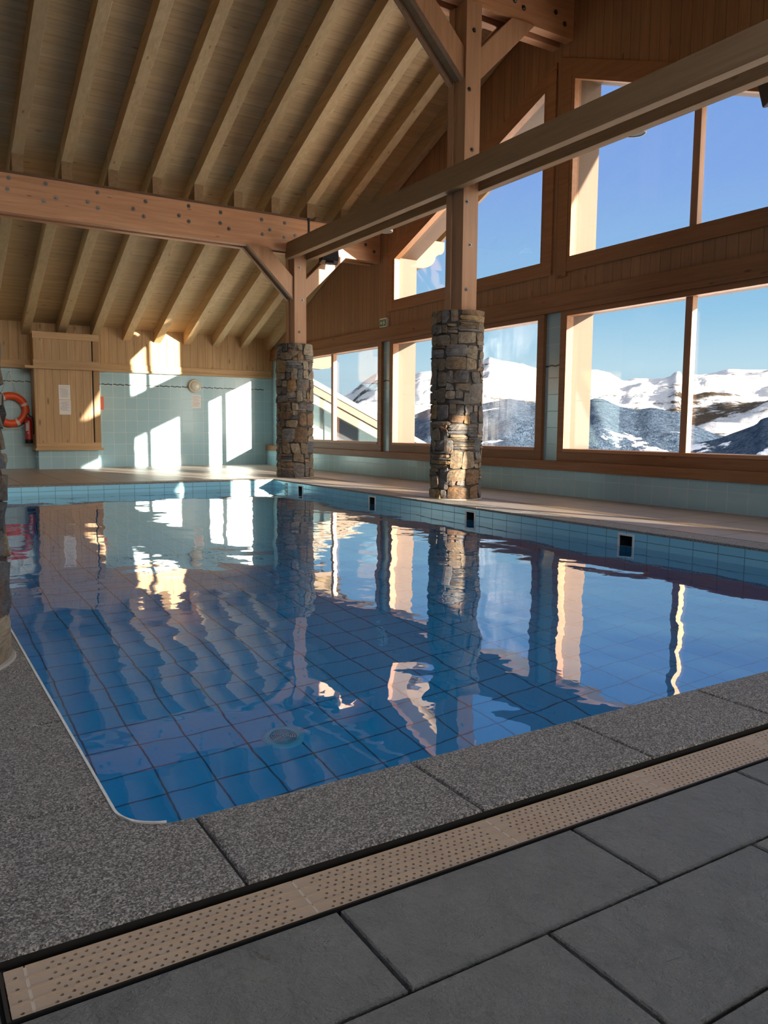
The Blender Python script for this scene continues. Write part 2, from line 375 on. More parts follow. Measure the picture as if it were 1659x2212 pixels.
# ------------------------------------------------------------------ the setting: floor and pool shell
PX0, PX1, PY0, PY1 = 0.343, 4.86, 1.482, 11.10
WL = -0.130; PD = -1.23
def floor_slab(mb, x0, x1, y0, y1, g=0.0035, th=0.03, top=0.0):
    b = 0.003
    x0 += g; x1 -= g; y0 += g; y1 -= g
    mb.add([(x0,y0,top-th),(x1,y0,top-th),(x1,y1,top-th),(x0,y1,top-th),(x0,y0,top-b),(x1,y0,top-b),(x1,y1,top-b),(x0,y1,top-b),
            (x0+b,y0+b,top),(x1-b,y0+b,top),(x1-b,y1-b,top),(x0+b,y1-b,top)],
           [(0,1,5,4),(1,2,6,5),(2,3,7,6),(3,0,4,7),(4,5,9,8),(5,6,10,9),(6,7,11,10),(7,4,8,11),(8,9,10,11)])
fl = root('floor', 'slate slabs, beige tiles and joints of the pool deck')
mb = MB(); pit = 0.5135; rowh = 0.2485
edges = []
y = 1.060; k = 0
while y > YN:
    y0 = max(y - (1.060-0.845 if k == 0 else rowh), YN)
    off = 0.571 if k % 2 == 0 else 0.8225
    x = off - 9*pit
    while x < 6.7:
        if x + pit > XL: floor_slab(mb, max(x, XL), min(x + pit, 6.70), y0, y)
        x += pit
    y = y0; k += 1
# deck left of the grate and along the left side of the pool
x = 0.085 - 3.69
yy = 1.06
while yy < YF:
    y1 = min(yy + rowh, YF)
    for q in range(8):
        x0 = 0.085 - (q+1)*pit + (0.25 if int(yy/rowh) % 2 else 0); x1 = x0 + pit
        x1 = min(x1, 0.05 if yy > 1.2 else 0.085)
        if x1 > XL and x0 < x1: floor_slab(mb, max(x0, XL), x1, yy, y1)
    yy = y1
mb.build('slate_slabs', M['slate'], fl)
# bed under the slabs (with the pool left open)
mb = MB()
for (x0, x1, y0, y1) in [(XL, 7.1, YN-0.3, 1.06), (XL, 0.10, 1.06, YF+0.3), (5.06, 7.1, 1.06, YF+0.3), (0.10, 5.06, 11.3, YF+0.3)]:
    mb.box((x0, y0, -0.25), (x1, y1, -0.022))
mb.box((0.10, 1.06, -0.25), (5.06, 1.29, -0.05)); mb.box((0.05, 1.215, -0.06), (5.06, PY0-0.004, -0.007)); mb.box((0.05, 1.40, -0.06), (PX0-0.004, PY1, -0.031))
mb.build('slab_joints', M['dark'], fl)
# beige tiled deck beyond the pool and on the window side
mb = MB()
mb.box((0.05, 11.37, -0.02), (6.85, YF, 0.0)); mb.box((5.66, 1.06, -0.02), (6.85, 11.37, 0.0)); mb.box((5.14, 1.06, -0.02), (5.53, 11.37, 0.0))
M['sidedeck'] = tile('deck_tile_grey_beige', (0.30, 0.255, 0.22), 'x', 0.58, 0.25, 'y', 0.51, 0.1, (0.10, 0.085, 0.075), 0.012, 0.42, 0.10, spec=0.35)
o = mb.build('deck_tiles', M['sidedeck'], fl)

pool = thing('swimming_pool', 'blue tiled indoor swimming pool with grey granite coping', 'pool')
R0 = 0.085   # rounded near left corner
def arc(cx, cy, r, a0, a1, n=10): return [(cx + r*math.cos(math.radians(a0+(a1-a0)*i/n)), cy + r*math.sin(math.radians(a0+(a1-a0)*i/n))) for i in range(n+1)]
outline = arc(PX0+R0*1.2, PY0+R0*1.2, R0*1.2, 180, 270) + [(PX1, PY0)] + [(PX1, PY1)] + [(PX0, PY1)]
# basin walls with the skimmer mouths cut on the window side
SK = [4.262, 6.25, 8.17, 10.16]; SKW = 0.065; SKZ = (-0.165, -0.052)
mb = MB()
n = len(outline)
side = []
for i in range(n):
    (ax, ay), (bx, by) = outline[i], outline[(i+1) % n]
    if abs(ax - PX1) < 1e-6 and abs(bx - PX1) < 1e-6: continue
    (side if abs(ax-bx) < 0.5*abs(ay-by) else mb.v and mb.v) if False else None
    tgt = mb
    tgt.add([(ax,ay,PD),(bx,by,PD),(bx,by,-0.02),(ax,ay,-0.02)], [(0,1,2,3)])
mx_ = MB(); my_ = MB()
for f in mb.f:
    vs = [mb.v[i] for i in f]; dx = abs(vs[0][0]-vs[1][0]); dy = abs(vs[0][1]-vs[1][1])
    (mx_ if dx > dy else my_).add(vs, [(0,1,2,3)])
ys = [PY0]
for c in SK: ys += [c-SKW, c+SKW]
ys.append(PY1)
for i in range(len(ys)-1):
    a, b = ys[i], ys[i+1]
    if i % 2 == 0: my_.add([(PX1,a,PD),(PX1,b,PD),(PX1,b,-0.02),(PX1,a,-0.02)], [(0,1,2,3)])
    else:
        my_.add([(PX1,a,PD),(PX1,b,PD),(PX1,b,SKZ[0]),(PX1,a,SKZ[0])], [(0,1,2,3)])
        my_.add([(PX1,a,SKZ[1]),(PX1,b,SKZ[1]),(PX1,b,-0.02),(PX1,a,-0.02)], [(0,1,2,3)])
for lo in (True, False):
    q = MB()
    for f in mx_.f:
        vs = [mx_.v[i] for i in f]
        if (vs[0][1] < 5) == lo: q.add(vs, [(0,1,2,3)])
    q.build('basin_end_wall', M['pooltx'], pool)

oy = my_.build('basin_side_walls', M['poolty'], pool)
mb = MB(); mb.add([(PX0-.01,PY0-.01,PD),(PX1+.01,PY0-.01,PD),(PX1+.01,PY1+.01,PD),(PX0-.01,PY1+.01,PD)], [(0,1,2,3)])
mb.build('basin_floor', M['poolfl'], pool)
# coping slabs
mb = MB()
def coping_slab(poly, g=0.0025, th=0.030):
    poly = [p for i, p in enumerate(poly) if (Vector(p)-Vector(poly[i-1])).length > 1e-4]
    cx = sum(p[0] for p in poly)/len(poly); cyy = sum(p[1] for p in poly)/len(poly)
    def ins(d):
        out = []; m = len(poly)
        for i in range(m):
            p0 = Vector(poly[i-1]); p = Vector(poly[i]); p1 = Vector(poly[(i+1) % m])
            e0 = (p-p0).normalized(); e1 = (p1-p).normalized(); n0 = Vector((-e0.y, e0.x)); n1 = Vector((-e1.y, e1.x))
            nn = (n0+n1); nn = nn/max(nn.length_squared/2, 0.25); out.append((p.x+nn.x*d, p.y+nn.y*d))
        return out
    rings = [[(x, y, z) for x, y in ins(d)] for d, z in ((g, -th), (g, -0.006), (g+0.0025, -0.0015), (g+0.007, 0.0))]
    m = len(poly); vs = sum(rings, []); fs = []
    for k in range(3): fs += [(k*m+i, k*m+(i+1) % m, (k+1)*m+(i+1) % m, (k+1)*m+i) for i in range(m)]
    fs += [tuple(range(3*m, 4*m)), tuple(range(m))[::-1]]
    mb.add(vs, fs)
OV = 0.0
yA, yB = 1.205, PY0+OV
coping_slab([(-0.02+0.06, yA), (0.475, yA), (0.475, yB)] + arc(PX0+R0*1.2, PY0+R0*1.2, R0*1.2, 270, 180)[0:] + [(PX0, 1.637), (0.045, 1.637)], th=0.0065)
x = 0.475
while x < PX1 - 0.3:
    x1 = min(x+0.512, PX1+0.27)
    coping_slab([(x, yA), (x1, yA), (x1, yB), (x, yB)], th=0.0065); x = x1
xr = x
if xr < PX1 + 0.27: coping_slab([(xr, yA), (PX1+0.27, yA), (PX1+0.27, yB), (PX1, yB), (xr, yB)] if xr < PX1-0.01 else [(xr, yA), (PX1+0.27, yA), (PX1+0.27, yB), (xr, yB)])
y = 1.637
while y < PY1 - 0.01:
    y1 = min(y+0.52, PY1); coping_slab([(0.045, y), (PX0, y), (PX0, y1), (0.045, y1)]); y = y1
y = PY0
while y < PY1 - 0.01:
    y1 = min(y+0.52, PY1); coping_slab([(PX1, y), (PX1+0.27, y), (PX1+0.27, y1), (PX1, y1)]); y = y1
x = 0.045
while x < PX1 + 0.26:
    x1 = min(x+0.52, PX1+0.27); coping_slab([(x, PY1), (x1, PY1), (x1, PY1+0.27), (x, PY1+0.27)]); x = x1
mb.build('coping', M['granite'], pool)
mb = MB(); rim = arc(PX0+R0*1.2, PY0+R0*1.2, R0*1.2-0.001, 180, 255, 10); rim = [(PX0+0.0005, PY1-0.02), (PX0+0.0005, 5.0), (PX0+0.0005, 2.5)] + rim
vs = []; 
for i, (x_, y_) in enumerate(rim):
    j = min(i, len(rim)-1); d_ = (Vector(rim[min(i+1, len(rim)-1)])-Vector(rim[max(i-1, 0)])).normalized(); n_ = Vector((d_.y, -d_.x))
    if n_.x > 0: n_ = -n_
    w_ = 0.0075*(0.7+0.5*noise.noise(Vector((x_*30, y_*30, 0))))
    vs += [(x_, y_, -0.010), (x_, y_, 0.0012), (x_+n_.x*w_, y_+n_.y*w_, 0.0014), (x_+n_.x*w_, y_+n_.y*w_, -0.004)]
mb.add(vs, [(4*i+k, 4*i+4+k, 4*i+4+(k+1) % 4, 4*i+(k+1) % 4) for i in range(len(rim)-1) for k in range(4)])
mb.build('lime_edge', plain('lime_deposit', (0.60, 0.60, 0.58), 0.7, bumps=0.5, var=0.2, scale=90), pool)
# water body (reaches into the shell so that no air film is left)
e = 0.012
mb = MB(); mb.box((PX0-e, PY0-e, PD-0.02), (PX1+e, PY1+e, WL))
wat = mb.build('pool_water', M['water']); tag(wat, 'still clear water filling the indoor pool', 'water', kind='stuff')

# skimmers
for i, c in enumerate(SK):
    sk = bpy.data.objects.new('skimmer', None); COL.objects.link(sk); sk.parent = pool
    mb = MB(); z0, z1 = SKZ
    mb.ring([(c-SKW-.016, z0-.016), (c+SKW+.016, z0-.016), (c+SKW+.016, z1+.016), (c-SKW-.016, z1+.016)],
            [(c-SKW, z0), (c+SKW, z0), (c+SKW, z1), (c-SKW, z1)], PX1-0.006, PX1+0.004)
    mb.build('skimmer_frame', M['white'], sk)
    mb = MB(); a = (PX1, c-SKW-.001, z0-.001); b = (PX1+0.16, c+SKW+.001, z1+.001)
    mb.add([(a[0],a[1],a[2]),(b[0],a[1],a[2]),(b[0],b[1],a[2]),(a[0],b[1],a[2]),(a[0],a[1],b[2]),(b[0],a[1],b[2]),(b[0],b[1],b[2]),(a[0],b[1],b[2])],
           [(0,1,2,3),(4,7,6,5),(0,4,5,1),(1,5,6,2),(2,6,7,3)])
    mb.build('skimmer_throat', plain('skimmer_dark', (0.03, 0.035, 0.035), 0.6) if i == 0 else bpy.data.materials['skimmer_dark'], sk)
# depth marker tile pair by the far corner (printed characters)
def text(s, size, mat, loc, rot, parent, name='lettering', ext=0.0005):
    cu = bpy.data.curves.new(name, 'FONT'); cu.body = s; cu.size = size; cu.extrude = ext; cu.align_x = 'CENTER'; cu.align_y = 'CENTER'
    o = bpy.data.objects.new(name, cu); COL.objects.link(o); o.location = loc; o.rotation_euler = rot; o.data.materials.append(mat)
    if parent: o.parent = parent
    return o
dm = MB(); dm.box((PX1-0.004, 10.585, -0.078), (PX1, 10.70, -0.030)); dm.box((PX1-0.004, 10.585, -0.128), (PX1, 10.70, -0.084))
dmo = dm.build('depth_marker', plain('marker_tile', (0.42, 0.50, 0.52), 0.2), pool)
dm = MB()
for zc in (-0.054, -0.106):
    for (y0, y1, z0, z1) in [(10.60,10.612,-.018,.018),(10.60,10.64,.010,.018),(10.60,10.635,-.004,.003),(10.655,10.665,-.018,.018),(10.655,10.69,-.018,-.010)]:
        dm.box((PX1-0.0055, y0, zc+z0), (PX1-0.0038, y1, zc+z1))
dm.build('marker_figures', M['dark'], dmo)
# floor drain in the basin
dr = bpy.data.objects.new('floor_drain', None); COL.objects.link(dr); dr.parent = pool
dx, dy = 1.365, 3.03
mb = MB(); mb.lathe((dx, dy, PD), [(0.0, 0.001), (0.062, 0.001), (0.064, 0.008), (0.090, 0.006), (0.094, 0.0)], n=40)
mb.build('drain_flange', plain('drain_plastic', (0.45, 0.85, 0.90), 0.4), dr, smooth=True)
mb = MB()
for r in (0.014, 0.023, 0.032, 0.041, 0.050, 0.059): mb.lathe((dx, dy, PD), [(r, 0.0085), (r, 0.0115), (r+0.004, 0.0115), (r+0.004, 0.0085)], n=36)
for a in range(3):
    an = math.radians(20 + a*60); c_, s_ = math.cos(an)*0.062, math.sin(an)*0.062
    mb.tube([(dx-c_, dy-s_, PD+0.011), (dx+c_, dy+s_, PD+0.011)], 0.002, 6)
mb.build('drain_rings', plain('drain_ring_plastic', (0.6, 0.9, 0.95), 0.4), dr)
mb = MB(); mb.lathe((dx, dy, PD), [(0.0, 0.004), (0.062, 0.004)], n=30); mb.build('drain_well', plain('drain_well_dark', (0.05, 0.20, 0.26), 0.6), dr)

# ------------------------------------------------------------------ drainage gratings
gr = thing('drain_grating', 'long beige perforated plastic drain grating beside the granite coping', 'grating', (0.093, 1.118, 0))
def grate_section(L, y0, y1, hx=0.0155, r=0.0030):
    """one grating section: origin at its left near corner, local coordinates"""
    mb = MB(); strips = 4; W_ = y1-y0; sw = W_/strips; rim = 0.0042
    margin = 0.020 if L > 0.1 else 0.005
    def face(pts): mb.add(pts, [tuple(range(len(pts)))])
    for s in range(strips):
        a = s*sw; lo, hi = a+rim*0.5, a+sw-rim*0.5
        # ridge
        for (yr0, yr1) in ([(a, lo)] if s == 0 else [(a-rim*0.5, lo)]) + ([(hi, a+sw)] if s == strips-1 else []):
            mb.box((0, yr0, -0.004), (L, yr1, 0.0022))
        face([(0, lo, 0), (margin, lo, 0), (margin, hi, 0), (0, hi, 0)]); 
        nx = max(1, int((L-2*margin)/hx)); dx_ = (L-2*margin)/nx
        face([(L-margin, lo, 0), (L, lo, 0), (L, hi, 0), (L-margin, hi, 0)])
        hy = (hi-lo)/2
        for row in range(2):
            yb = lo+row*hy; shift = 0.5*dx_ if row else 0.0
            if row:
                face([(margin, yb, 0), (margin+shift, yb, 0), (margin+shift, yb+hy, 0), (margin, yb+hy, 0)])
                face([(L-margin-shift, yb, 0), (L-margin, yb, 0), (L-margin, yb+hy, 0), (L-margin-shift, yb+hy, 0)])
            for k in range(nx - (1 if row else 0)):
                x0 = margin+shift+k*dx_; x1 = x0+dx_; cx, cy_ = (x0+x1)/2, yb+hy/2
                outer = [(x1, cy_), (x1, yb+hy), (cx, yb+hy), (x0, yb+hy), (x0, cy_), (x0, yb), (cx, yb), (x1, yb)]
                inner = [(cx+r*math.cos(j*math.pi/4), cy_+r*math.sin(j*math.pi/4)) for j in range(8)]
                vs = [(p[0], p[1], 0) for p in outer] + [(p[0], p[1], 0) for p in inner] + [(p[0], p[1], -0.005) for p in inner]
                fs = []
                for j in range(8):
                    j2 = (j+1) % 8; fs += [(j, j2, 8+j2, 8+j), (8+j, 8+j2, 16+j2, 16+j)]
                mb.add(vs, fs)
    mb.box((0, 0, -0.016), (L, 0.0015, 0)); mb.box((0, W_-0.0015, -0.016), (L, W_, 0))
    return mb
def mat_grate():
    t = NT('beige_grating_plastic'); o = t.obj(); n_ = t.noise(o, 9, 4); n2 = t.noise(o, 120, 3)
    c = t.mix(n_, (0.31, 0.235, 0.175), (0.42, 0.335, 0.265))
    return t.pbr(c, 0.42, t.bump(n2, 0.25, 0.002))
M['grate'] = mat_grate()
sec = grate_section(0.418, 1.0655, 1.170).build('grating_section', M['grate'], gr)
sec.location = (0.122-0.093, 1.0655-1.118, -0.001)
for k in range(1, 13):
    c = sec.copy(); COL.objects.link(c); c.parent = gr; c.location = (0.122-0.093+0.4195*k, 1.0655-1.118, -0.001)
for k in range(0, 13):
    mb = MB(); mb.box((-0.0022, 0.0015, -0.004), (0.0022, 0.103, 0.0004)); c = mb.build('joint_strip', plain('joint_plastic', (0.46, 0.40, 0.34), 0.4) if k == 0 else bpy.data.materials['joint_plastic'], gr); c.location = (0.122-0.093+0.4195*k-0.0008, 1.0655-1.118, -0.001)
c = grate_section(0.026, 1.0655, 1.170).build('grating_end', M['grate'], gr); c.location = (0.001, 1.0655-1.118, -0.001)
mb = MB(); mb.box((-0.006, -0.056, -0.03), (-0.001, 0.054, 0.0015)); mb.build('end_strip', M['steel'], gr)
mb = MB(); mb.box((-0.006, -0.0575, -0.03), (5.1, -0.0535, 0.0008)); mb.build('edge_strip', M['blackplastic'], gr)
mb = MB(); mb.box((0.0, -0.05, -0.05), (5.1, 0.075, -0.020)); mb.build('gutter', M['dark'], gr)
gr2 = thing('drain_grating', 'narrow beige drain grating running along the window side of the pool', 'grating', (5.53, 1.3, 0))
s2 = grate_section(0.995, 0, 0.12, 0.02, 0.0035).build('grating_section', M['grate'], gr2); s2.rotation_euler = (0, 0, math.radians(90)); s2.location = (0.125, 0, -0.001)
for k in range(1, 10):
    c = s2.copy(); COL.objects.link(c); c.parent = gr2; c.location = (0.125, k*1.0, -0.001)
mb = MB(); mb.box((0, 0, -0.05), (0.13, 10.07, -0.018)); mb.build('gutter', M['dark'], gr2)

# ------------------------------------------------------------------ right wall
wr = root('wall_right', 'window wall with stained vertical boarding and tiled base')
mb = MB()
TOP = 2.17
def roofz(y): return zboard(y)
# band between lower and upper windows and solid parts, (y,z) polygons
H = HIGH
sill = 2.79; pad = 0.05
a5, b5 = H[0][0]-pad, H[0][1]+pad; a4, b4 = H[1][0]-pad, H[1][1]+pad
yc = YF - (sill-pad-2.607)/0.415; yd = 2*RIDGE-yc
mb.prism([(YN, TOP), (YF, TOP), (YF, roofz(YF)), (yc, sill-pad), (yd, sill-pad), (YN, roofz(YN))], XW, XO)
def zh(y): return zhigh(y) + pad
mb.prism([(b5, sill-pad), (yc, sill-pad), (b5, roofz(b5))], XW, XO)
mb.prism([(b4, sill-pad), (a5, sill-pad), (a5, roofz(a5)), (RIDGE, roofz(RIDGE)), (b4, roofz(b4))], XW, XO)
mb.prism([(yd, sill-pad), (a4, sill-pad), (a4, roofz(a4))], XW, XO)
mb.prism([(a5, zh(a5)), (b5, zh(b5)), (b5, roofz(b5)), (a5, roofz(a5))], XW, XO)
mb.prism([(a4, zh(a4)), (b4, zh(b4)), (b4, roofz(b4)), (a4, roofz(a4))], XW, XO)
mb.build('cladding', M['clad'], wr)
# outer face piers + base (tiled inside)
mb = MB()
for (y0, y1) in [(14.66, YF), (10.88, 11.19), (7.05, 7.39), (3.25, 3.56), (YN, -0.22)]:
    mb.box((6.84, y0, 0.38), (XO-0.001, y1, TOP))
mb.box((6.84, YN, 0.0), (XO-0.002, YF, 0.40))
mb.box((6.70, YN, 0.0), (6.84, YF, 0.34))
mb.build('tiled_base', M['tileright'], wr)
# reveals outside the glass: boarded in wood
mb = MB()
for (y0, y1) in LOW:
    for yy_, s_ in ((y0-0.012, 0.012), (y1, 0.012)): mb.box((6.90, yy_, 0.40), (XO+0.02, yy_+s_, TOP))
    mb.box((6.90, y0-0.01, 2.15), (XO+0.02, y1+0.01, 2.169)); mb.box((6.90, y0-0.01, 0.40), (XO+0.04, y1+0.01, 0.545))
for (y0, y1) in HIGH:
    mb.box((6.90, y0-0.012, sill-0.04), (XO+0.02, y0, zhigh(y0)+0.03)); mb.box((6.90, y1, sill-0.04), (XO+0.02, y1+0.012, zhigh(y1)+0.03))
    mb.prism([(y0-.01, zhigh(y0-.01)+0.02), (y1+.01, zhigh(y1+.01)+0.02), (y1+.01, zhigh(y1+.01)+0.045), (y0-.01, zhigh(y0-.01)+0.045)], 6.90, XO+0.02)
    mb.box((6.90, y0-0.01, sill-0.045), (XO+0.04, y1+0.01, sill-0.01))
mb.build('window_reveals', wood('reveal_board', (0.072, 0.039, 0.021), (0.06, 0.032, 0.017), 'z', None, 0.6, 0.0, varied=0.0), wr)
# trims on the right wall
def trim(n, boxes, mat, lab, bevel=0.003):
    mb = MB()
    for b in boxes:
        if len(b) == 2: mb.box(*b)
        else: mb.prism(*b)
    o = mb.build('trim_%d' % n, mat, bevel=bevel); struct(o, lab); return o
trim(1, [((6.785, YN, 2.225), (6.822, YF, 2.39)), ((6.765, YN, 2.168), (6.842, YF, 2.226))], M['piney'], 'long board running above the lower windows')
trim(2, [((6.685, YN, 0.295), (6.84, YF, 0.40))], M['piney'], 'wooden capping board on the low tiled ledge')
cas = [((6.795, b5+0.0, sill-0.17), (6.825, b5+0.13, zhigh(b5)+0.16)), ((6.795, a5-0.15, sill-0.17), (6.825, a5, zhigh(a5)+0.18)),
       ((6.797, a5, sill-0.17), (6.825, b5, sill-pad+0.005)),
       ([(a5-0.15, zhigh(a5-.15)+pad-0.01), (b5+0.13, zhigh(b5+.13)+pad-0.01), (b5+0.13, zhigh(b5+.13)+0.20), (a5-0.15, zhigh(a5-.15)+0.20)], 6.797, 6.826, 'x')]
trim(3, cas, M['piney'], 'casing boards around the upper window nearer the far wall')
cas = [((6.795, b4+0.0, sill-0.22), (6.825, b4+0.16, zhigh(b4)+0.18)), ((6.795, a4-0.13, sill-0.17), (6.825, a4, zhigh(a4)+0.16)),
       ((6.797, a4, sill-0.17), (6.825, b4, sill-pad+0.005)),
       ([(a4-0.13, zhigh(a4-.13)+pad-0.01), (b4+0.16, zhigh(b4+.16)+pad-0.01), (b4+0.16, zhigh(b4+.16)+0.22), (a4-0.13, zhigh(a4-.13)+0.22)], 6.797, 6.826, 'x')]
trim(4, cas, M['piney'], 'casing boards around the upper window nearer the camera')

def window(n, y0, y1, zb_, ztop, fw, label, glass):
    w = root('window_%d' % n, label)
    inner = [(y0, zb_), (y1, zb_), (y1, ztop(y1)), (y0, ztop(y0))]
    if fw > 0.08: outer = [(y0-0.115, 0.40), (y1+0.105, 0.40), (y1+0.105, 2.168), (y0-0.115, 2.168)]
    else: outer = [(y0-fw, zb_-fw), (y1+fw, zb_-fw), (y1+fw, ztop(y1+fw)+fw), (y0-fw, ztop(y0-fw)+fw)]
    mb = MB(); mb.ring(outer, inner, 6.79 if fw > 0.08 else 6.80, XG+0.02); mb.build('window_frame', M['piney'], w, bevel=0.003)
    if fw > 0.08:   # raised bead under the panes, panel below
        mb = MB(); mb.box((6.780, y0, zb_-0.035), (6.80, y1, zb_-0.004)); mb.build('glazing_bead', M['redy'], w)
    ym = (y0+y1)/2
    mb = MB(); mb.box((6.825, ym-0.042, zb_), (XG+0.02, ym+0.042, ztop(ym))); mb.build('mullion', M['redz'], w, bevel=0.003)
    for k, (a, b) in enumerate(((y0, ym-0.042), (ym+0.042, y1))):
        mb = MB(); mb.prism([(a, zb_), (b, zb_), (b, ztop(b)), (a, ztop(a))], XG, XG+0.01)
        mb.build('window_pane', glass[k], w)
    return w
G, MI = M['glass'], M['mist']
window(1, *LOW[0], 0.55, lambda y: 2.105, 0.1, 'lower window next to the far wall', (G, G))
window(2, *LOW[1], 0.55, lambda y: 2.105, 0.1, 'lower window behind the nearer stone column', (MI, G))
window(3, *LOW[2], 0.55, lambda y: 2.105, 0.1, 'large lower window at the right showing the mountains', (G, G))
window(4, *LOW[3], 0.55, lambda y: 2.105, 0.1, 'lower window beside the camera', (G, G))
window(5, *HIGH[0], sill, zhigh, 0.05, 'upper window with a sloping head beyond the ridge', (G, G))
window(6, *HIGH[1], sill, zhigh, 0.05, 'upper window with a sloping head at the top right', (G, G))
for k, (a, b, z0, zt) in enumerate([(a, b, 0.55, lambda y: 2.35) for a, b in LW]):
    w = root('window_%d' % (7+k)); mb = MB(); mb.prism([(a, z0), (b, z0), (b, zt(b)), (a, zt(a))], XL-0.12, XL-0.11); mb.build('window_pane', G, w)
    mb = MB(); mb.box((XL-0.15, (a+b)/2-0.045, z0), (XL-0.04, (a+b)/2+0.045, zt((a+b)/2))); mb.build('mullion', M['redz'], w)

# ------------------------------------------------------------------ far, left and near walls
wf = root('wall_far', 'far wall tiled below and boarded with pine above')
mb = MB(); mb.box((XL-0.3, YF, -0.02), (7.18, YF+0.3, 1.80)); mb.build('tiles', M['tilefar'], wf)
mb = MB(); mb.box((XL-0.3, YF-0.022, 1.80), (7.18, YF+0.3, 2.75)); mb.build('pine_boarding', M['cladfar'], wf)
# wavy listel: dark ribbon on a band of narrow tiles
mb = MB(); nseg = 14
for i in range(int((6.84-XL)/0.22)):
    x0 = XL + 0.01 + i*0.22 + (0.05 - (XL + 0.01)) % 0.22 - 0.22
    if x0 < XL or x0 + 0.21 > 6.83: continue
    up, dn = [], []
    for k in range(nseg+1):
        t_ = k/nseg; zc = 1.562 + 0.006*math.sin(t_*4*math.pi)
        up.append((x0+0.006+t_*0.205, zc+0.009)); dn.append((x0+0.006+t_*0.205, zc-0.009))
    vs = [(a, YF-0.003, b) for a, b in up] + [(a, YF-0.003, b) for a, b in dn] + [(a, YF+0.001, b) for a, b in up] + [(a, YF+0.001, b) for a, b in dn]
    m_ = nseg+1; fs = []
    for k in range(nseg): fs += [(k, k+1, m_+k+1, m_+k), (k, 2*m_+k, 2*m_+k+1, k+1), (m_+k, m_+k+1, 3*m_+k+1, 3*m_+k)]
    mb.add(vs, fs)
mb.build('wavy_listel', plain('listel_dark', (0.012, 0.02, 0.022), 0.3), wf)
trim(5, [((XL, YF-0.045, 1.835), (6.80, YF-0.02, 1.945)), ((XL, YF-0.075, 1.795), (6.80, YF+0.0, 1.836))], M['pinex'], 'pine ledge board along the far wall above the tiles')
# listel pieces on the tiled piers of the right wall
mb = MB()
for yc in (11.035, 7.22, 3.40):
    up = []; dn = []
    for k in range(13):
        t_ = k/12; zc = 1.545 + 0.006*math.sin(t_*4*math.pi); yy_ = yc-0.14+0.28*t_; up.append((6.836, yy_, zc+0.009)); dn.append((6.836, yy_, zc-0.009))
    vs = up+dn+[(6.841, p[1], p[2]) for p in up]+[(6.841, p[1], p[2]) for p in dn]; fs = []
    for k in range(12): fs += [(k, k+1, 13+k+1, 13+k), (k, 26+k, 26+k+1, k+1), (13+k, 14+k, 40+k, 39+k)]
    mb.add(vs, fs)
mb.build('wavy_listel', bpy.data.materials['listel_dark'], wr)
wlf = root('wall_left'); mb = MB()
LW = []
cuts = sorted([a for a, b in LW] + [b for a, b in LW]); LH = 0.55; LT = 2.35
mb.box((XL-0.3, YN-.3, -0.02), (XL, YF+.3, LH))
pts = [YN-.3] + cuts + [YF+.3]
for i in range(0, len(pts)-1, 2): mb.box((XL-0.3, pts[i], LH), (XL, pts[i+1], LT))
for i in range(len(pts)-1):
    a, b = pts[i], pts[i+1]
    if False:
        mb.box((XL-0.3, a, LT), (XL, b, 2.75)); mb.prism([(a, zhigh(a)), (b, zhigh(b)), (b, roofz(b)), (a, roofz(a))], XL-0.3, XL)
    elif a < RIDGE < b: mb.prism([(a, LT), (b, LT), (b, roofz(b)), (RIDGE, roofz(RIDGE)), (a, roofz(a))], XL-0.3, XL)
    else: mb.prism([(a, LT), (b, LT), (b, roofz(b)), (a, roofz(a))], XL-0.3, XL)
mb.build('boarding', wood('boarding_kept_dark', (0.06, 0.035, 0.02), (0.04, 0.022, 0.012), 'z', ('y', 0.15)), wlf)  # unseen wall kept dark to cut the light bounced from the left
wne = root('wall_near'); mb = MB(); mb.box((XL-0.3, YN-0.3, -0.02), (7.18, YN, 0.25)); mb.box((XL-0.3, YN-0.3, 2.2), (7.18, YN, 2.62))
xs_ = [XL-0.3, -2.9, -0.5, -0.3, 2.1, 2.3, 4.7, 4.9, 6.6, 7.18]
for i in range(0, 10, 2): mb.box((xs_[i], YN-0.3, 0.25), (xs_[i+1], YN, 2.2))
mb.build('boarding', M['cladfar'], wne)
for i in range(1, 9, 2):  # windows added behind the camera to let more daylight into the room
    w = root('window_%d' % (11+i//2)); mb = MB(); mb.box((xs_[i], YN-0.16, 0.25), (xs_[i+1], YN-0.15, 2.2)); mb.build('window_pane', G, w)
    mb = MB(); xm = (xs_[i]+xs_[i+1])/2; mb.box((xm-0.04, YN-0.18, 0.25), (xm+0.04, YN-0.12, 2.2)); mb.build('mullion', M['redz'], w)
    d = bpy.data.lights.new('sky_portal', 'AREA'); d.shape = 'RECTANGLE'; d.size = xs_[i+1]-xs_[i]; d.size_y = 1.95; d.cycles.is_portal = True
    o = bpy.data.objects.new('sky_portal', d); COL.objects.link(o); o.location = (xm, YN-0.33, 1.225); o.rotation_euler = (math.radians(90), 0, 0)

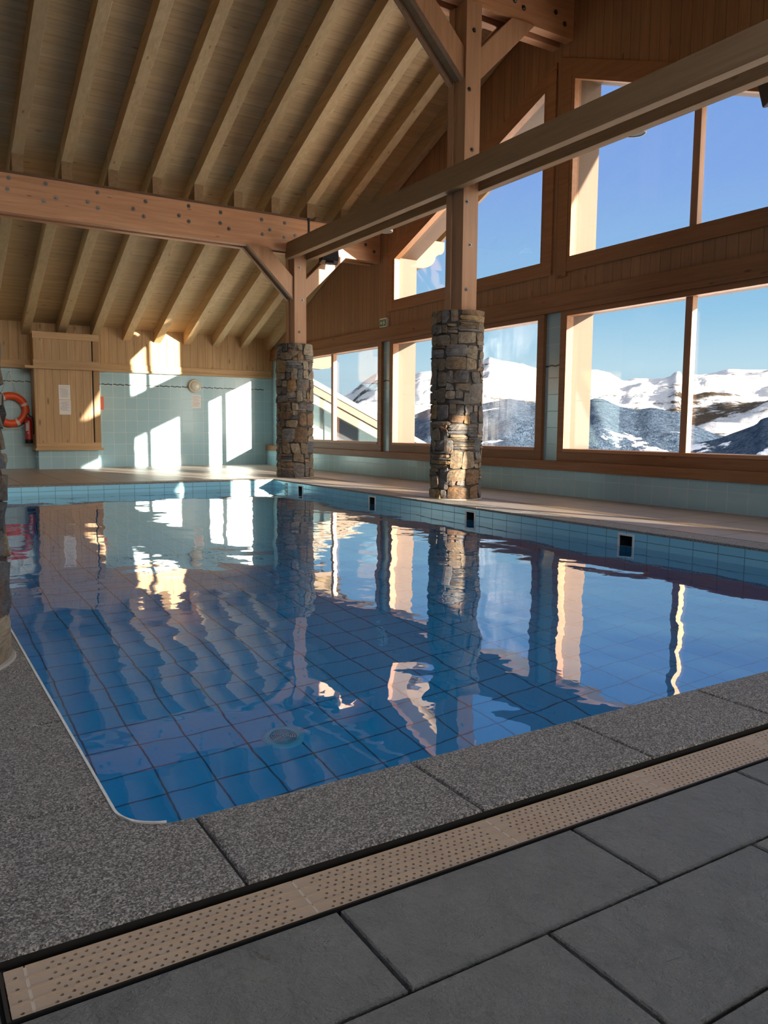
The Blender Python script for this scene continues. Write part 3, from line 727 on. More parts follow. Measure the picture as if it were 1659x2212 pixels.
# ------------------------------------------------------------------ roof
ce = root('ceiling', 'sloping timber board ceiling')
mb = MB(); x0, x1 = XL-0.3, 8.45
yo = 16.55; yn = 2*RIDGE-yo
def zl(y): return 2.607 + 0.415*(YF-y)
mb.prism([(RIDGE, zl(RIDGE)), (yo, zl(yo)), (yo, zl(yo)+0.03), (RIDGE, zl(RIDGE)+0.03)], x0, x1)
ADDED_SKYX = [(-3.0, -1.3), (-1.0, 0.8), (1.1, 2.9), (3.2, 5.0)]; SY = (0.2, 3.9)  # skylights added on the unseen near slope to brighten the room
def near_slope(mb, h0, h1, ya, yb, xa, xb):
    zz = lambda y: zl(2*RIDGE-y)
    def p(a, b, c, d): mb.prism([(a, zz(a)+h0), (b, zz(b)+h0), (b, zz(b)+h1), (a, zz(a)+h1)], c, d)
    p(ya, SY[0], xa, xb); p(SY[1], yb, xa, xb)
    e = [xa] + [q for k in ADDED_SKYX for q in k] + [xb]
    for i in range(0, len(e), 2): p(SY[0], SY[1], e[i], e[i+1])
near_slope(mb, 0.0, 0.03, yn, RIDGE, x0, x1)
mb.build('ceiling_boards', M['ceil'], ce)
mb = MB()
mb.prism([(RIDGE, zl(RIDGE)+0.031), (yo+.1, zl(yo+.1)+0.031), (yo+.1, zl(yo+.1)+0.25), (RIDGE, zl(RIDGE)+0.25)], x0, x1+0.05)
near_slope(mb, 0.031, 0.25, yn-.1, RIDGE, x0, x1+0.05)
mb.build('roof_covering', M['zinc'], ce)
for i, (a, b) in enumerate(ADDED_SKYX):
    w = root('window_%d' % (21+i)); zz = lambda y: zl(2*RIDGE-y)  # pane of an added skylight, out of view
    mb = MB(); mb.prism([(SY[0], zz(SY[0])+0.2), (SY[1], zz(SY[1])+0.2), (SY[1], zz(SY[1])+0.21), (SY[0], zz(SY[0])+0.21)], a, b); mb.build('window_pane', G, w)
    d = bpy.data.lights.new('sky_portal', 'AREA'); d.shape = 'RECTANGLE'; d.size = b-a; d.size_y = (SY[1]-SY[0])/math.cos(math.atan(0.415)); d.cycles.is_portal = True
    o = bpy.data.objects.new('sky_portal', d); COL.objects.link(o); ym = (SY[0]+SY[1])/2; o.location = ((a+b)/2, ym, zz(ym)+0.28); o.rotation_euler = (math.atan(0.415), 0, 0)
mb = MB()
for s_ in (1, -1):
    p = [(RIDGE, zl(RIDGE)-0.10), (yo if s_ > 0 else yn, zl(yo)-0.10), (yo if s_ > 0 else yn, zl(yo)+0.24), (RIDGE, zl(RIDGE)+0.24)]
    mb.prism(p, x1-0.02, x1+0.03)
mb.build('verge_boards', M['extwood'], ce)

ORD = ['first', 'second', 'third', 'fourth', 'fifth', 'sixth', 'seventh', 'eighth', 'ninth', 'tenth', 'eleventh', 'twelfth', 'thirteenth', 'fourteenth']
def rafter(x, w, label):
    t = thing('rafter', label, 'rafter', (x, YF, zraft(YF)), 'rafters of the far roof slope')
    def zz(y): return 0.415*(YF-y)
    mb = MB(); mb.prism([(11.35-YF, zz(11.35)), (0.02, zz(YF)-0.008), (0.02, zz(YF)+0.225), (11.35-YF, zz(11.35)+0.226)], -w/2, w/2)
    mb.build('lower_span', M['raft'], t, bevel=0.004)
    mb = MB(); mb.prism([(RIDGE+0.02-YF, zz(RIDGE+0.02)), (11.345-YF, zz(11.345)), (11.345-YF, zz(11.345)+0.226), (RIDGE+0.02-YF, zz(RIDGE+0.02)+0.226)], -w/2+0.004, w/2+0.004)
    mb.build('upper_span', M['raft'], t, bevel=0.004)
    return t
rafter(6.745, 0.12, 'pine rafter lying against the boarded window wall')
for i, n_ in enumerate(range(7, -5, -1)):
    x = 2.07 + 0.588*n_
    rafter(x, 0.14, 'pine roof rafter, %s one out from the rafter against the window wall' % ORD[i])

# ------------------------------------------------------------------ purlins, posts, braces, tie
def bolt_mb(x, y, z, ax='y', r=0.016):
    mb = MB()
    if ax == 'y':
        mb.lathe((x, y, z), [(0.0, -0.004), (r*1.25, -0.004), (r*1.25, 0.0)], 'y', 14); mb.lathe((x, y, z), [(0.0, -0.016), (r*0.5, -0.016), (r*0.62, -0.012), (r*0.62, -0.004)], 'y', 6)
    return mb
def purlin(label, y0, z0, z1, x0, bolts, strap=None, tail=8.1):
    t = thing('purlin', label, 'beam', (2.0, y0, z0), 'double timber purlins')
    L = lambda a: a - 2.0
    h = z1-z0
    for (ya, yb) in ((0, 0.12), (0.22, 0.34)):
        # carved tail outside the wall
        top = h; xs = tail
        prof = [(L(x0), 0), (L(xs-0.52), 0)] + [(L(xs-0.52+0.34*math.sin(k*math.pi/12)), 0.0+0.22*(1-math.cos(k*math.pi/12))) for k in range(1, 7)] + [(L(xs-0.12), 0.26)] + \
               [(L(xs-0.12+0.12*math.sin(k*math.pi/12)), 0.26+0.12*(1-math.cos(k*math.pi/12))) for k in range(1, 7)] + [(L(xs), top), (L(x0), top)]
        prof = [(L(7.0), 0)] + prof[1:-1] + [(L(7.0), top)]
        mb = MB(); mb.prism(prof, ya, yb, 'y'); mb.build('carved_tail', M['extwood'], t, bevel=0.004)
        mb = MB(); mb.box((L(x0), ya, 0), (L(7.0), yb, top)); mb.build('beam_member', M['redx'], t, bevel=0.004)
    zr_ = zl(y0+0.17)-0.24-z0
    mb = MB(); mb.box((L(x0), 0.008, h), (L(6.8), 0.33, h+0.035)); mb.build('cap_board', M['darkcap'], t)
    if z0 > 5:
        mb = MB(); mb.box((L(x0), 0.03, h+0.034), (L(6.8), 0.31, zr_)); mb.build('packing_beam', M['redx'], t)
    else:
        for k in range(7, -5, -1):
            xr_ = 2.07+0.588*k; ra = lambda y_: zl(y_)-0.229-z0
            mb = MB(); mb.prism([(0.03, h+0.034), (0.31, h+0.034), (0.31, ra(y0+0.31)), (0.03, ra(y0+0.03))], L(xr_)-0.066, L(xr_)+0.066); mb.build('packing_block', M['tie'], t)
    for (bx, bz) in bolts: 
        b = bolt_mb(0, 0, 0, 'y', 0.022).build('bolt', M['steel'], t); b.location = (L(bx), 0, bz-z0)
    if strap:
        mb = MB(); mb.box((L(strap)-0.016, -0.008, -0.004), (L(strap)+0.012, 0.345, h+0.04)); mb.build('steel_strap', M['blackplastic'], t)
        mb = MB(); mb.tube([(L(strap), 0.0, h+0.015), (L(strap)+0.09, 0.0, h+0.02), (L(strap)+0.11, 0.0, h+0.06)], 0.010, 6); mb.build('strap_hook', M['blackplastic'], t)
    return t
BOLTS1 = [(1.37, 3.86), (1.35, 3.72), (1.8, 3.86), (1.77, 3.64), (1.92, 3.7), (2.31, 3.71), (2.44, 3.85), (2.44, 3.65), (2.9, 3.71), (3.07, 3.83), (3.04, 3.63), (3.53, 3.71), (3.67, 3.86), (3.67, 3.65), (4.14, 3.84), (4.13, 3.69), (4.26, 3.63), (4.77, 3.83), (4.78, 3.62), (4.9, 3.7), (5.14, 3.83), (5.13, 3.62), (5.31, 3.67), (5.68, 3.8), (6.1, 3.59), (6.55, 3.69), (6.71, 3.6)]
purlin('heavy double purlin studded with bolts, resting on the farther post', 11.27, 3.44, 3.92, XL, BOLTS1, 5.545)
purlin('high double ridge purlin at the top of the nearer post', 7.04, 5.20, 5.66, XL, [(6.07, 5.35), (6.54, 5.43), (6.68, 5.34), (5.94, 5.39)])

def post(label, y0, ztop_, bolts):
    t = thing('timber_post', label, 'post', (5.36, y0, 2.03), 'timber posts on stone columns')
    h = ztop_-2.03
    mb = MB(); mb.box((-0.10, 0.0, 0), (0.10, 0.13, h)); mb.build('post_board', M['redz'], t, bevel=0.004)
    mb = MB(); mb.box((-0.10, 0.21, 0), (0.10, 0.31, h)); mb.build('post_board', M['redz'], t, bevel=0.004)
    mb = MB(); mb.box((-0.085, 0.129, 0), (0.085, 0.211, h)); mb.build('post_core', M['redz'], t)
    for bx, bz in bolts:
        b = bolt_mb(0, 0, 0, 'y', 0.018).build('bolt', M['steel'], t); b.location = (bx-5.36, 0, bz-2.03)
    return t
post('tall timber post on the nearer stone column', 6.99, 5.20, [(5.36, 4.92), (5.31, 4.32), (5.36, 3.72), (5.31, 3.18), (5.36, 2.74), (5.32, 2.27)])
post('timber post on the farther stone column', 11.19, 3.437, [(5.35, 3.19), (5.4, 2.71), (5.34, 2.23)])

def brace(label, y0, sx, zt, zlo, zup, xpost):
    """knee brace from the post up to the purlin; sx direction"""
    t = thing('knee_brace', label, 'brace', (xpost, y0, zlo), 'knee braces under the purlins')
    rise = zt-zlo; hx = zup-zlo
    poly = [(0, 0), (sx*rise*1.02, rise), (sx*(rise-hx)*1.02, rise), (0, hx)]
    if sx < 0: poly = poly[::-1]
    for (a, b) in ((0.0, 0.07), (0.20, 0.27)):
        mb = MB(); mb.prism(poly, a, b, 'y'); mb.build('brace_board', M['redz'], t, bevel=0.003)
    ins = 0.02
    poly = [(0, ins*1.5), (sx*(rise-ins*1.5)*1.02, rise), (sx*(rise-hx+ins)*1.02, rise), (0, hx-ins)]
    if sx < 0: poly = poly[::-1]
    mb = MB(); mb.prism(poly, 0.069, 0.201, 'y'); mb.build('brace_core', M['tie'], t)
brace('knee brace on the pool side of the farther post', 11.22, -1, 3.436, 2.72, 3.04, 5.26)
brace('sunlit knee brace on the window side of the farther post', 11.22, 1, 3.436, 2.74, 3.02, 5.46)
brace('knee brace on the pool side of the nearer post', 7.02, -1, 5.20, 4.42, 4.74, 5.26)
brace('knee brace on the window side of the nearer post', 7.02, 1, 5.20, 4.45, 4.77, 5.46)

t = thing('tie_beam', 'long double tie beam clasping both posts and running towards the camera', 'beam', (5.36, 11.3, 3.31))
for (xa, xb, y1) in ((-0.20, -0.10, 0.0), (0.10, 0.20, -0.02)):
    mb = MB(); mb.prism([(YN-11.3, 0), (y1, 0), (y1-0.0, 0.07), (y1-0.06, 0.235), (YN-11.3, 0.235)], xa, xb); mb.build('beam_member', M['tie'], t, bevel=0.004)

# ------------------------------------------------------------------ stone columns
TINTS = [(0.30,0.24,0.17)]*4 + [(0.34,0.29,0.22)]*4 + [(0.20,0.19,0.18)]*3 + [(0.15,0.155,0.165)]*3 + [(0.24,0.16,0.10)]*2 + [(0.36,0.25,0.13)] + [(0.26,0.25,0.24)]*3
def stone_column(label, cx, cy, R, H, seed):
    rnd = random.Random(seed)
    t = thing('stone_column', label, 'column', (cx, cy, 0), 'round stone clad columns')
    U = 2*math.pi*R; rects = []
    def split(u0, u1, z0, z1, d):
        w, h = u1-u0, z1-z0
        if w < 0.12 and h < 0.12: rects.append((u0, u1, z0, z1)); return
        if d > 3 and w < 0.27 and h < 0.24 and rnd.random() < 0.6 and min(w, h) > 0.08: rects.append((u0, u1, z0, z1)); return
        if h < 0.13 and w > 0.10 and rnd.random() < 0.30 and d > 3:
            k = rnd.choice((2, 3)); 
            for i in range(k): rects.append((u0, u1, z0+h*i/k, z0+h*(i+1)/k))
            return
        if h < 0.055 or w < 0.06:
            if w > 0.24: 
                m = u0+w*rnd.uniform(0.35, 0.65); rects.append((u0, m, z0, z1)); rects.append((m, u1, z0, z1))
            elif h > 0.16: 
                m = z0+h*rnd.uniform(0.35, 0.65); rects.append((u0, u1, z0, m)); rects.append((u0, u1, m, z1))
            else: rects.append((u0, u1, z0, z1))
            return
        if (w/h > 1.25) != (rnd.random() < 0.12):
            m = u0+w*rnd.uniform(0.3, 0.7); split(u0, m, z0, z1, d+1); split(m, u1, z0, z1, d+1)
        else:
            m = z0+h*rnd.uniform(0.3, 0.7); split(u0, u1, z0, m, d+1); split(u0, u1, m, z1, d+1)
    z = 0.0
    while z < H-0.01:
        h = rnd.uniform(0.26, 0.44)
        if H-(z+h) < 0.2: h = H-z
        u = rnd.uniform(0, 0.3); us = [u]
        while us[-1] < u+U-0.3: us.append(us[-1]+rnd.uniform(0.30, 0.52))
        us[-1] = u+U
        for a, b in zip(us, us[1:]): split(a, b, z, z+h, 2)
        z += h
    mb = MB()
    for (u0, u1, z0, z1) in rects:
        w, h = u1-u0, z1-z0
        gap = rnd.uniform(0.0008, 0.0022); nu = max(4, min(12, int(w/0.022))); nz = max(4, min(12, int(h/0.022)))
        jit = [(rnd.uniform(-1, 1)*min(0.03, w*0.16), rnd.uniform(-1, 1)*min(0.022, h*0.16)) for _ in range(4)]
        bul = rnd.uniform(0.003, 0.012); base = R-0.009+rnd.uniform(-0.003, 0.006); tilt = rnd.uniform(-0.008, 0.008); tz = rnd.uniform(-0.008, 0.008)
        col = rnd.choice(TINTS); f_ = rnd.uniform(0.6, 0.92); col = tuple(c*f_ for c in col)
        sd = rnd.uniform(0, 100); rough_ = rnd.uniform(0, 1.5); p_ = rnd.uniform(4.0, 11.0)
        vs = []; fs = []
        def knots(n_):
            q_ = [-1.0, -0.965] + [-0.93+1.86*k/(n_-2) for k in range(n_-1)] + [0.965, 1.0]; return q_
        ka, kb = knots(nu), knots(nz); nu, nz = len(ka)-1, len(kb)-1
        for i in range(nz+1):
            for j in range(nu+1):
                a = ka[j]; b = kb[i]
                # rounded outline
                rr = (abs(a)**p_ + abs(b)**p_)**(1/p_); mx = max(abs(a), abs(b)); k = (mx/rr) if rr > 1e-6 else 1
                a2, b2 = a*k, b*k
                wob = 1+0.05*noise.noise(Vector((a2*1.5+sd, b2*1.5, sd*0.3)))
                a2 *= wob*(1-gap/w*2); b2 *= wob*(1-gap/h*2)
                w00, w10, w01, w11 = (1-a2)*(1-b2)/4, (1+a2)*(1-b2)/4, (1-a2)*(1+b2)/4, (1+a2)*(1+b2)/4
                ju = w00*jit[0][0]+w10*jit[1][0]+w01*jit[2][0]+w11*jit[3][0]; jz = w00*jit[0][1]+w10*jit[1][1]+w01*jit[2][1]+w11*jit[3][1]
                uu = (u0+u1)/2+a2*w/2+ju; zz = (z0+z1)/2+b2*h/2+jz
                zz = min(max(zz, 0.0), H)
                e = max(abs(a), abs(b)); prof = (1-e**8.0)
                edge = -0.030 if e > 0.999 else 0
                nz_ = noise.noise(Vector((uu*18+sd, zz*18, sd)))*0.0055 + noise.noise(Vector((uu*45, zz*45+sd, 0)))*0.0025
                r = base+bul*prof**0.5+tilt*a+tz*b+nz_*(1.0+0.6*rough_)+edge if prof > 1e-6 else base+tilt*a+tz*b+edge
                th = uu/R
                vs.append((r*math.cos(th), r*math.sin(th), zz))
        for i in range(nz):
            for j in range(nu):
                q = i*(nu+1)+j; fs.append((q, q+1, q+nu+2, q+nu+1))
        mb.add(vs, fs, col)
    o = mb.build('stone_cladding', M['stone'], t, colname='tint')
    mb = MB(); mb.lathe((0, 0, 0), [(R-0.014, 0.0), (R-0.014, H-0.012), (0.0, H-0.012)], n=48); mb.build('mortar_core', M['mortar'], t)
    mb = MB(); mb.lathe((0, 0, 0), [(R+0.012, 0.0), (R+0.008, 0.008), (R-0.02, 0.010)], n=48); mb.build('sealant_bead', plain('sealant', (0.33, 0.31, 0.29), 0.6) if 'sealant' not in bpy.data.materials else bpy.data.materials['sealant'], t)
    mb = MB(); mb.lathe((0, 0, 0), [(0.0, H-0.004), (R-0.012, H-0.004), (R-0.016, H-0.02)], n=48); mb.build('column_cap', M['mortar'], t)
stone_column('nearer of the two whole stone columns, lit by the sun low down', 5.36, 7.18, 0.288, 2.045, 11)
stone_column('farther stone column at the far corner of the pool', 5.36, 11.40, 0.288, 2.055, 5)
stone_column('stone column cut off by the left edge of the photo', 0.012, 2.905, 0.293, 2.05, 23)

# ------------------------------------------------------------------ ventilation cabinet on the far wall and what hangs by it
bx0, bx1, by = 2.13, 3.235, 15.22
cb = thing('pine_cabinet', 'tall boxed pine cabinet on a tiled plinth against the far wall', 'cabinet', (bx0, by, 0))
def cbx(name, boxes, mat, bevel=0.002):
    mb = MB()
    for a, b in boxes: mb.box((a[0]-bx0, a[1]-by, a[2]), (b[0]-bx0, b[1]-by, b[2]))
    return mb.build(name, mat, cb, bevel=bevel)
mbp = MB(); mbp.box((0.035, 0.03, 0.0), (bx1-bx0-0.05, YF-by, 0.36)); mbp.build('tiled_plinth', tile('plinth_tile', TEAL, 'x', 0.213, 0.03, 'z', 0.22, 0.0, (0.62, 0.68, 0.66), 0.022), cb)
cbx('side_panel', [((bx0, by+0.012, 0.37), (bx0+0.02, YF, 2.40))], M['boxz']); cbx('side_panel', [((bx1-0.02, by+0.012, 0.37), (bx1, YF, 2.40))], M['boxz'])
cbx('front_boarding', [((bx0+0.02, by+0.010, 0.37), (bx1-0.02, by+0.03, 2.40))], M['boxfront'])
cbx('bottom_rail', [((bx0, by-0.008, 0.375), (bx1, by+0.012, 0.475))], M['boxx'])
cbx('bottom_ledge', [((bx0-0.02, by-0.035, 0.335), (bx1+0.04, YF, 0.376))], M['boxx'])
cbx('corner_post', [((bx1-0.105, by-0.008, 0.475), (bx1, by+0.011, 1.775)), ((bx1-0.105, by-0.008, 1.935), (bx1, by+0.011, 2.30))], M['boxz'])
cbx('middle_rail', [((bx0-0.01, by-0.016, 1.82), (bx1+0.005, by+0.012, 1.935))], M['boxx'])
cbx('middle_ledge', [((bx0-0.15, by-0.06, 1.775), (bx1+0.14, by+0.012, 1.822)), ((bx0-0.15, by+0.012, 1.775), (bx0, YF-0.07, 1.822)), ((bx1, by+0.012, 1.775), (bx1+0.14, YF-0.07, 1.822))], M['boxx'])
cbx('top_rail', [((bx0-0.01, by-0.012, 2.30), (bx1+0.005, by+0.012, 2.42))], M['boxx'])
cbx('shadow_gap', [((bx1-0.125, by+0.004, 0.475), (bx1-0.105, by+0.011, 1.775)), ((bx1-0.125, by+0.004, 1.935), (bx1-0.105, by+0.011, 2.30))], M['dark'], 0)

def sheet(label, x0, x1, z0, z1, y, lines, seed, mat=None, group=None):
    w, h = x1-x0, z1-z0
    t = thing('paper_notice', label, 'notice', (x0, y, z0), group)
    mb = MB(); mb.box((0, -0.0015, 0), (w, 0, h)); mb.build('sheet', mat or M['paper'], t)
    rnd = random.Random(seed); mb = MB(); z = h-0.03; k = 0
    while z > 0.03 and k < lines:
        a = 0.02 if rnd.random() < 0.8 else 0.05
        x = a
        end = w*rnd.uniform(0.6, 0.9)
        while x < end:
            ww = rnd.uniform(0.008, 0.03); mb.box((x, -0.0020, z), (min(x+ww, w-0.015), -0.0014, z+0.004)); x += ww+0.006
        z -= 0.0105 if rnd.random() < 0.85 else 0.021; k += 1
    mb.build('printed_lines', M['ink'], t)
    return t
sheet('upper white printed sheet pinned to the pine cabinet', 2.530, 2.725, 1.243, 1.502, by+0.0095, 22, 1, group='sheets on the cabinet')
sheet('lower white printed sheet pinned to the pine cabinet', 2.533, 2.728, 0.976, 1.236, by+0.0095, 16, 2, group='sheets on the cabinet')
sheet('printed sheet under the round wall lamp on the far wall', 5.090, 5.283, 1.150, 1.420, YF, 18, 3)
M['pinkpaper'] = plain('red_paper', (0.62, 0.16, 0.12), 0.6)
sheet('small red notice on the tiles just right of the cabinet', 3.30, 3.395, 1.085, 1.33, YF, 0, 4, M['pinkpaper'])

# round wall lamp
t = thing('wall_lamp', 'round white bulkhead lamp on the tiled far wall', 'lamp', (5.150, YF, 1.588))
mb = MB(); mb.lathe((0,0,0), [(0.0,-0.001),(0.132,-0.001),(0.134,-0.03),(0.125,-0.055),(0.105,-0.062),(0.100,-0.055)], 'y', 48); mb.build('lamp_body', plain('cream_plastic', (0.66, 0.60, 0.46), 0.4), t, smooth=True)
mb = MB(); mb.lathe((0,0,0), [(0.101,-0.055),(0.09,-0.070),(0.06,-0.082),(0.03,-0.087),(0.0,-0.088)], 'y', 48); mb.build('lamp_diffuser', plain('opal_glass', (0.62, 0.60, 0.52), 0.2), t, smooth=True)

# life ring
LX, LZ = 1.775, 1.054
t = thing('life_ring', 'orange life ring with white bands hanging on the tiled wall', 'life ring', (LX, YF-0.075, LZ))
Rm, rt = 0.245, 0.066
mb = MB(); pr = [(Rm+rt*math.cos(a*math.pi/8), 0.85*rt*math.sin(a*math.pi/8)) for a in range(17)]
mb.lathe((0,0,0), pr, 'y', 64); mb.build('ring_body', plain('orange_plastic', (0.72, 0.085, 0.02), 0.4, bumps=0.2, var=0.1, scale=20), t, smooth=True)
for k, an in enumerate((22, 118, 200, 296)):
    a0 = math.radians(an-5.5); a1 = math.radians(an+5.5)
    pr2 = [(Rm+(rt+0.003)*math.cos(a*math.pi/8), (0.85*rt+0.003)*math.sin(a*math.pi/8)) for a in range(17)]
    mb = MB(); mb.lathe((0,0,0), pr2, 'y', 6, a0, a1); mb.build('reflective_band', plain('band_grey', (0.60, 0.55, 0.50), 0.5) if k == 0 else bpy.data.materials['band_grey'], t, smooth=True)
rope = plain('rope_white', (0.66, 0.63, 0.58), 0.8)
mb = MB()
hk = (0.0, -0.02, 0.66)
for an in (68, 118):
    a = math.radians(an); p = (math.cos(a)*(Rm+rt), 0, math.sin(a)*(Rm+rt)); mb.tube([hk, ((p[0]+hk[0])/2, -0.01, (p[2]+hk[2])/2), p], 0.006, 6)
mb.build('hanging_rope', rope, t, smooth=True); mb = MB()
pts = []
for k in range(25):
    a = math.radians(200+k*6); rr = Rm+rt+0.012+0.028*abs(math.sin(k*math.pi/12)); pts.append((rr*math.cos(a), -0.035, rr*math.sin(a)))
mb.tube(pts, 0.006, 6)
mb.build('grab_rope', rope, t, smooth=True)
mb = MB(); mb.cyl((0, -0.03, 0.66), (0, 0.075, 0.66), 0.007); mb.build('wall_hook', M['steel'], t)

# extinguisher
t = thing('fire_extinguisher', 'red fire extinguisher hung at the left side of the cabinet', 'fire extinguisher', (2.040, YF-0.205, 0.46))
mb = MB(); mb.lathe((0,0,0), [(0.0, 0.0), (0.060, 0.0), (0.064, 0.01), (0.064, 0.07)], n=32); mb.build('base_boot', M['blackplastic'], t, smooth=True)
mb = MB(); mb.lathe((0,0,0), [(0.062, 0.068), (0.062, 0.38), (0.056, 0.415), (0.036, 0.445), (0.022, 0.455), (0.02, 0.47)], n=32); mb.build('cylinder', plain('extinguisher_red', (0.30, 0.012, 0.012), 0.3), t, smooth=True)
mb = MB(); mb.lathe((0,0,0), [(0.0635, 0.22), (0.0635, 0.36)], 'z', 16, math.radians(215), math.radians(262)); mb.lathe((0,0,0), [(0.0635, 0.17), (0.0635, 0.20)], 'z', 6, math.radians(245), math.radians(262)); mb.build('label', plain('label_white', (0.5, 0.46, 0.44), 0.5), t)
mb = MB(); mb.lathe((0,0,0.47), [(0.0, 0.0), (0.018, 0.0), (0.018, 0.04), (0.0, 0.04)], n=16); mb.build('valve', M['steel'], t)
mb = MB(); mb.box((-0.012, -0.09, 0.505), (0.012, 0.02, 0.515)); mb.prism([(-0.09, 0.525), (0.02, 0.515), (0.02, 0.523), (-0.09, 0.535)], -0.010, 0.010); mb.build('handle', M['blackplastic'], t)
mb = MB(); mb.tube([(0.018, 0, 0.49), (0.06, -0.01, 0.47), (0.078, -0.02, 0.40), (0.08, -0.02, 0.25), (0.076, -0.02, 0.16)], 0.009, 8); mb.build('hose', M['blackplastic'], t, smooth=True)
mb = MB(); mb.box((-0.03, 0.058, 0.30), (0.03, 0.2, 0.34)); mb.build('bracket', M['steel'], t)

# exit sign on the right wall
t = thing('exit_sign', 'small green emergency exit sign with arrow and running figure', 'sign', (XW, 11.075, 2.465))
mb = MB(); mb.box((-0.055, -0.10, -0.07), (0, 0.10, 0.07)); mb.build('housing', M['white'], t, bevel=0.004)
mb = MB(); mb.box((-0.0575, -0.088, -0.058), (-0.054, 0.088, 0.047)); mb.build('green_face', plain('sign_green', (0.02, 0.17, 0.06), 0.4), t)
mb = MB()
mb.prism([(0.075, -0.005), (0.035, 0.035), (0.035, 0.018), (0.052, -0.005), (0.035, -0.028), (0.035, -0.045)], -0.0595, -0.057)   # arrow
mb.box((-0.0595, 0.012, -0.012), (-0.057, 0.055, 0.002))
mb.box((-0.0595, -0.012, -0.045), (-0.057, -0.004, 0.035))                                                                    # door leaf
mb.prism([(-0.022, -0.045), (-0.032, -0.045), (-0.044, -0.010), (-0.058, -0.032), (-0.068, -0.026), (-0.050, 0.002), (-0.062, 0.014), (-0.055, 0.02), (-0.038, 0.016), (-0.028, 0.002), (-0.018, 0.002), (-0.018, -0.006), (-0.034, -0.006)], -0.0595, -0.057)
mb.lathe((-0.0595, -0.045, 0.029), [(0.0, 0.0), (0.0075, 0.0), (0.0075, 0.002)], 'x', 12)
mb.build('pictogram', plain('sign_white', (0.75, 0.8, 0.74), 0.4), t)

# loudspeakers under the tie beam
def speaker(label, loc, rot):
    t = thing('loudspeaker', label, 'loudspeaker', loc, 'loudspeakers under the tie beam'); t.rotation_euler = rot
    mb = MB(); mb.prism([(-0.13, -0.085), (0.13, -0.085), (0.145, 0.07), (0.12, 0.09), (-0.12, 0.09), (-0.145, 0.07)], -0.10, 0.10, 'z'); mb.build('cabinet', M['blackplastic'], t, bevel=0.008)
    mb = MB(); mb.box((-0.12, -0.094, -0.09), (0.12, -0.084, 0.09))
    for k in range(7): mb.box((-0.12, -0.099, -0.085+k*0.026), (0.12, -0.093, -0.078+k*0.026))
    mb.build('grille', plain('grille_dark', (0.012, 0.014, 0.018), 0.45) if 'grille_dark' not in bpy.data.materials else bpy.data.materials['grille_dark'], t)
    mb = MB(); mb.tube([(-0.15, 0.0, 0.0), (-0.15, 0.0, 0.13), (0.15, 0.0, 0.13), (0.15, 0.0, 0.0)], 0.007, 6); mb.box((-0.03, -0.02, 0.12), (0.03, 0.02, 0.16)); mb.box((-0.06, -0.05, -0.125), (0.06, 0.0, -0.10)); mb.build('mounting_bracket', M['steel'] if False else M['blackplastic'], t)
speaker('black loudspeaker beside the top of the farther post', (5.74, 10.98, 3.365), (math.radians(-12), 0, math.radians(-14)))
speaker('black loudspeaker high up at the right edge', (5.80, 3.80, 3.375), (math.radians(-14), math.radians(4), math.radians(58)))
# small mounting arm to the beam
for nm, (x, y) in {'a': (5.74, 10.98), 'b': (5.80, 3.80)}.items():
    mb = MB(); mb.box((5.56-x, -0.02, 0.13), (0.0, 0.02, 0.155))
    o = mb.build('support_arm', M['blackplastic'])
    par = [q for q in bpy.data.objects if q.name.startswith('loudspeaker') and abs(q.location.y-y) < 0.1][0]; o.parent = par

# round lamps on the tie beam
def disc_lamp(label, y):
    t = thing('ceiling_lamp', label, 'lamp', (5.66, y, 3.375), 'round lamps on the tie beam')
    mb = MB(); mb.lathe((0,0,0), [(0.0, 0.05), (0.055, 0.05), (0.095, 0.022), (0.102, 0.0), (0.098, -0.012), (0.088, -0.012)], n=36); mb.build('lamp_housing', M['white'], t, smooth=True)
    mb = MB(); mb.lathe((0,0,0), [(0.0, -0.006), (0.089, -0.006)], n=36); mb.build('lamp_lens', plain('lamp_lens', (0.35, 0.40, 0.42), 0.1) if 'lamp_lens' not in bpy.data.materials else bpy.data.materials['lamp_lens'], t)
    mb = MB(); mb.box((-0.10, -0.02, 0.045), (0.02, 0.02, 0.075)); mb.build('lamp_arm', M['white'], t)
disc_lamp('round white lamp under the tie beam, nearer one seen against the sky', 5.05)
disc_lamp('round white lamp under the tie beam, farther one before the boarding', 9.22)

# ------------------------------------------------------------------ outside
M['snow'] = plain('snow', (0.82, 0.84, 0.88), 0.6, bumps=0.2)
def terrain(name, xs, ys, f, label):
    mb = MB(); vs = [(x, y, f(x, y)) for x in xs for y in ys]; q = len(ys)
    mb.add(vs, [(i*q+j, i*q+j+1, (i+1)*q+j+1, (i+1)*q+j) for i in range(len(xs)-1) for j in range(q-1)])
    o = mb.build(name, M['snow'], smooth=True); return tag(o, label, 'snow', kind='structure')
def fr(x, y):
    d = x-7.2
    return min(-0.35, -0.9+0.26*(min(y, 14)-12)) - 0.055*d - 0.006*max(0, d-8)**1.6 + 0.10*noise.noise(Vector((x*0.4, y*0.4, 0)))
terrain('snow_slope', [7.2+0.6*k*(1+k*0.12) for k in range(26)] + [80, 130, 260], [-60, -45, -35, -28] + [-24+k*1.0 for k in range(46)] + [26, 32, 45, 80], fr, 'snow covered slope falling away outside the window wall')
ch = thing('sun_blocking_chalet', 'unseen added timber chalet blocking the sun behind the camera', 'building', (3.5, -11, 0))  # added out of view to keep direct sun off the near-wall windows
mb = MB(); mb.box((-7.5, -3, -3), (6.3, 3, 3.2)); mb.build('blocker_walls', M['cladfar'], ch)
mb = MB(); mb.prism([(-3.6, 3.0), (3.6, 3.0), (0, 4.9)], -7.9, 6.6); mb.build('blocker_roof', M['snow'], ch)

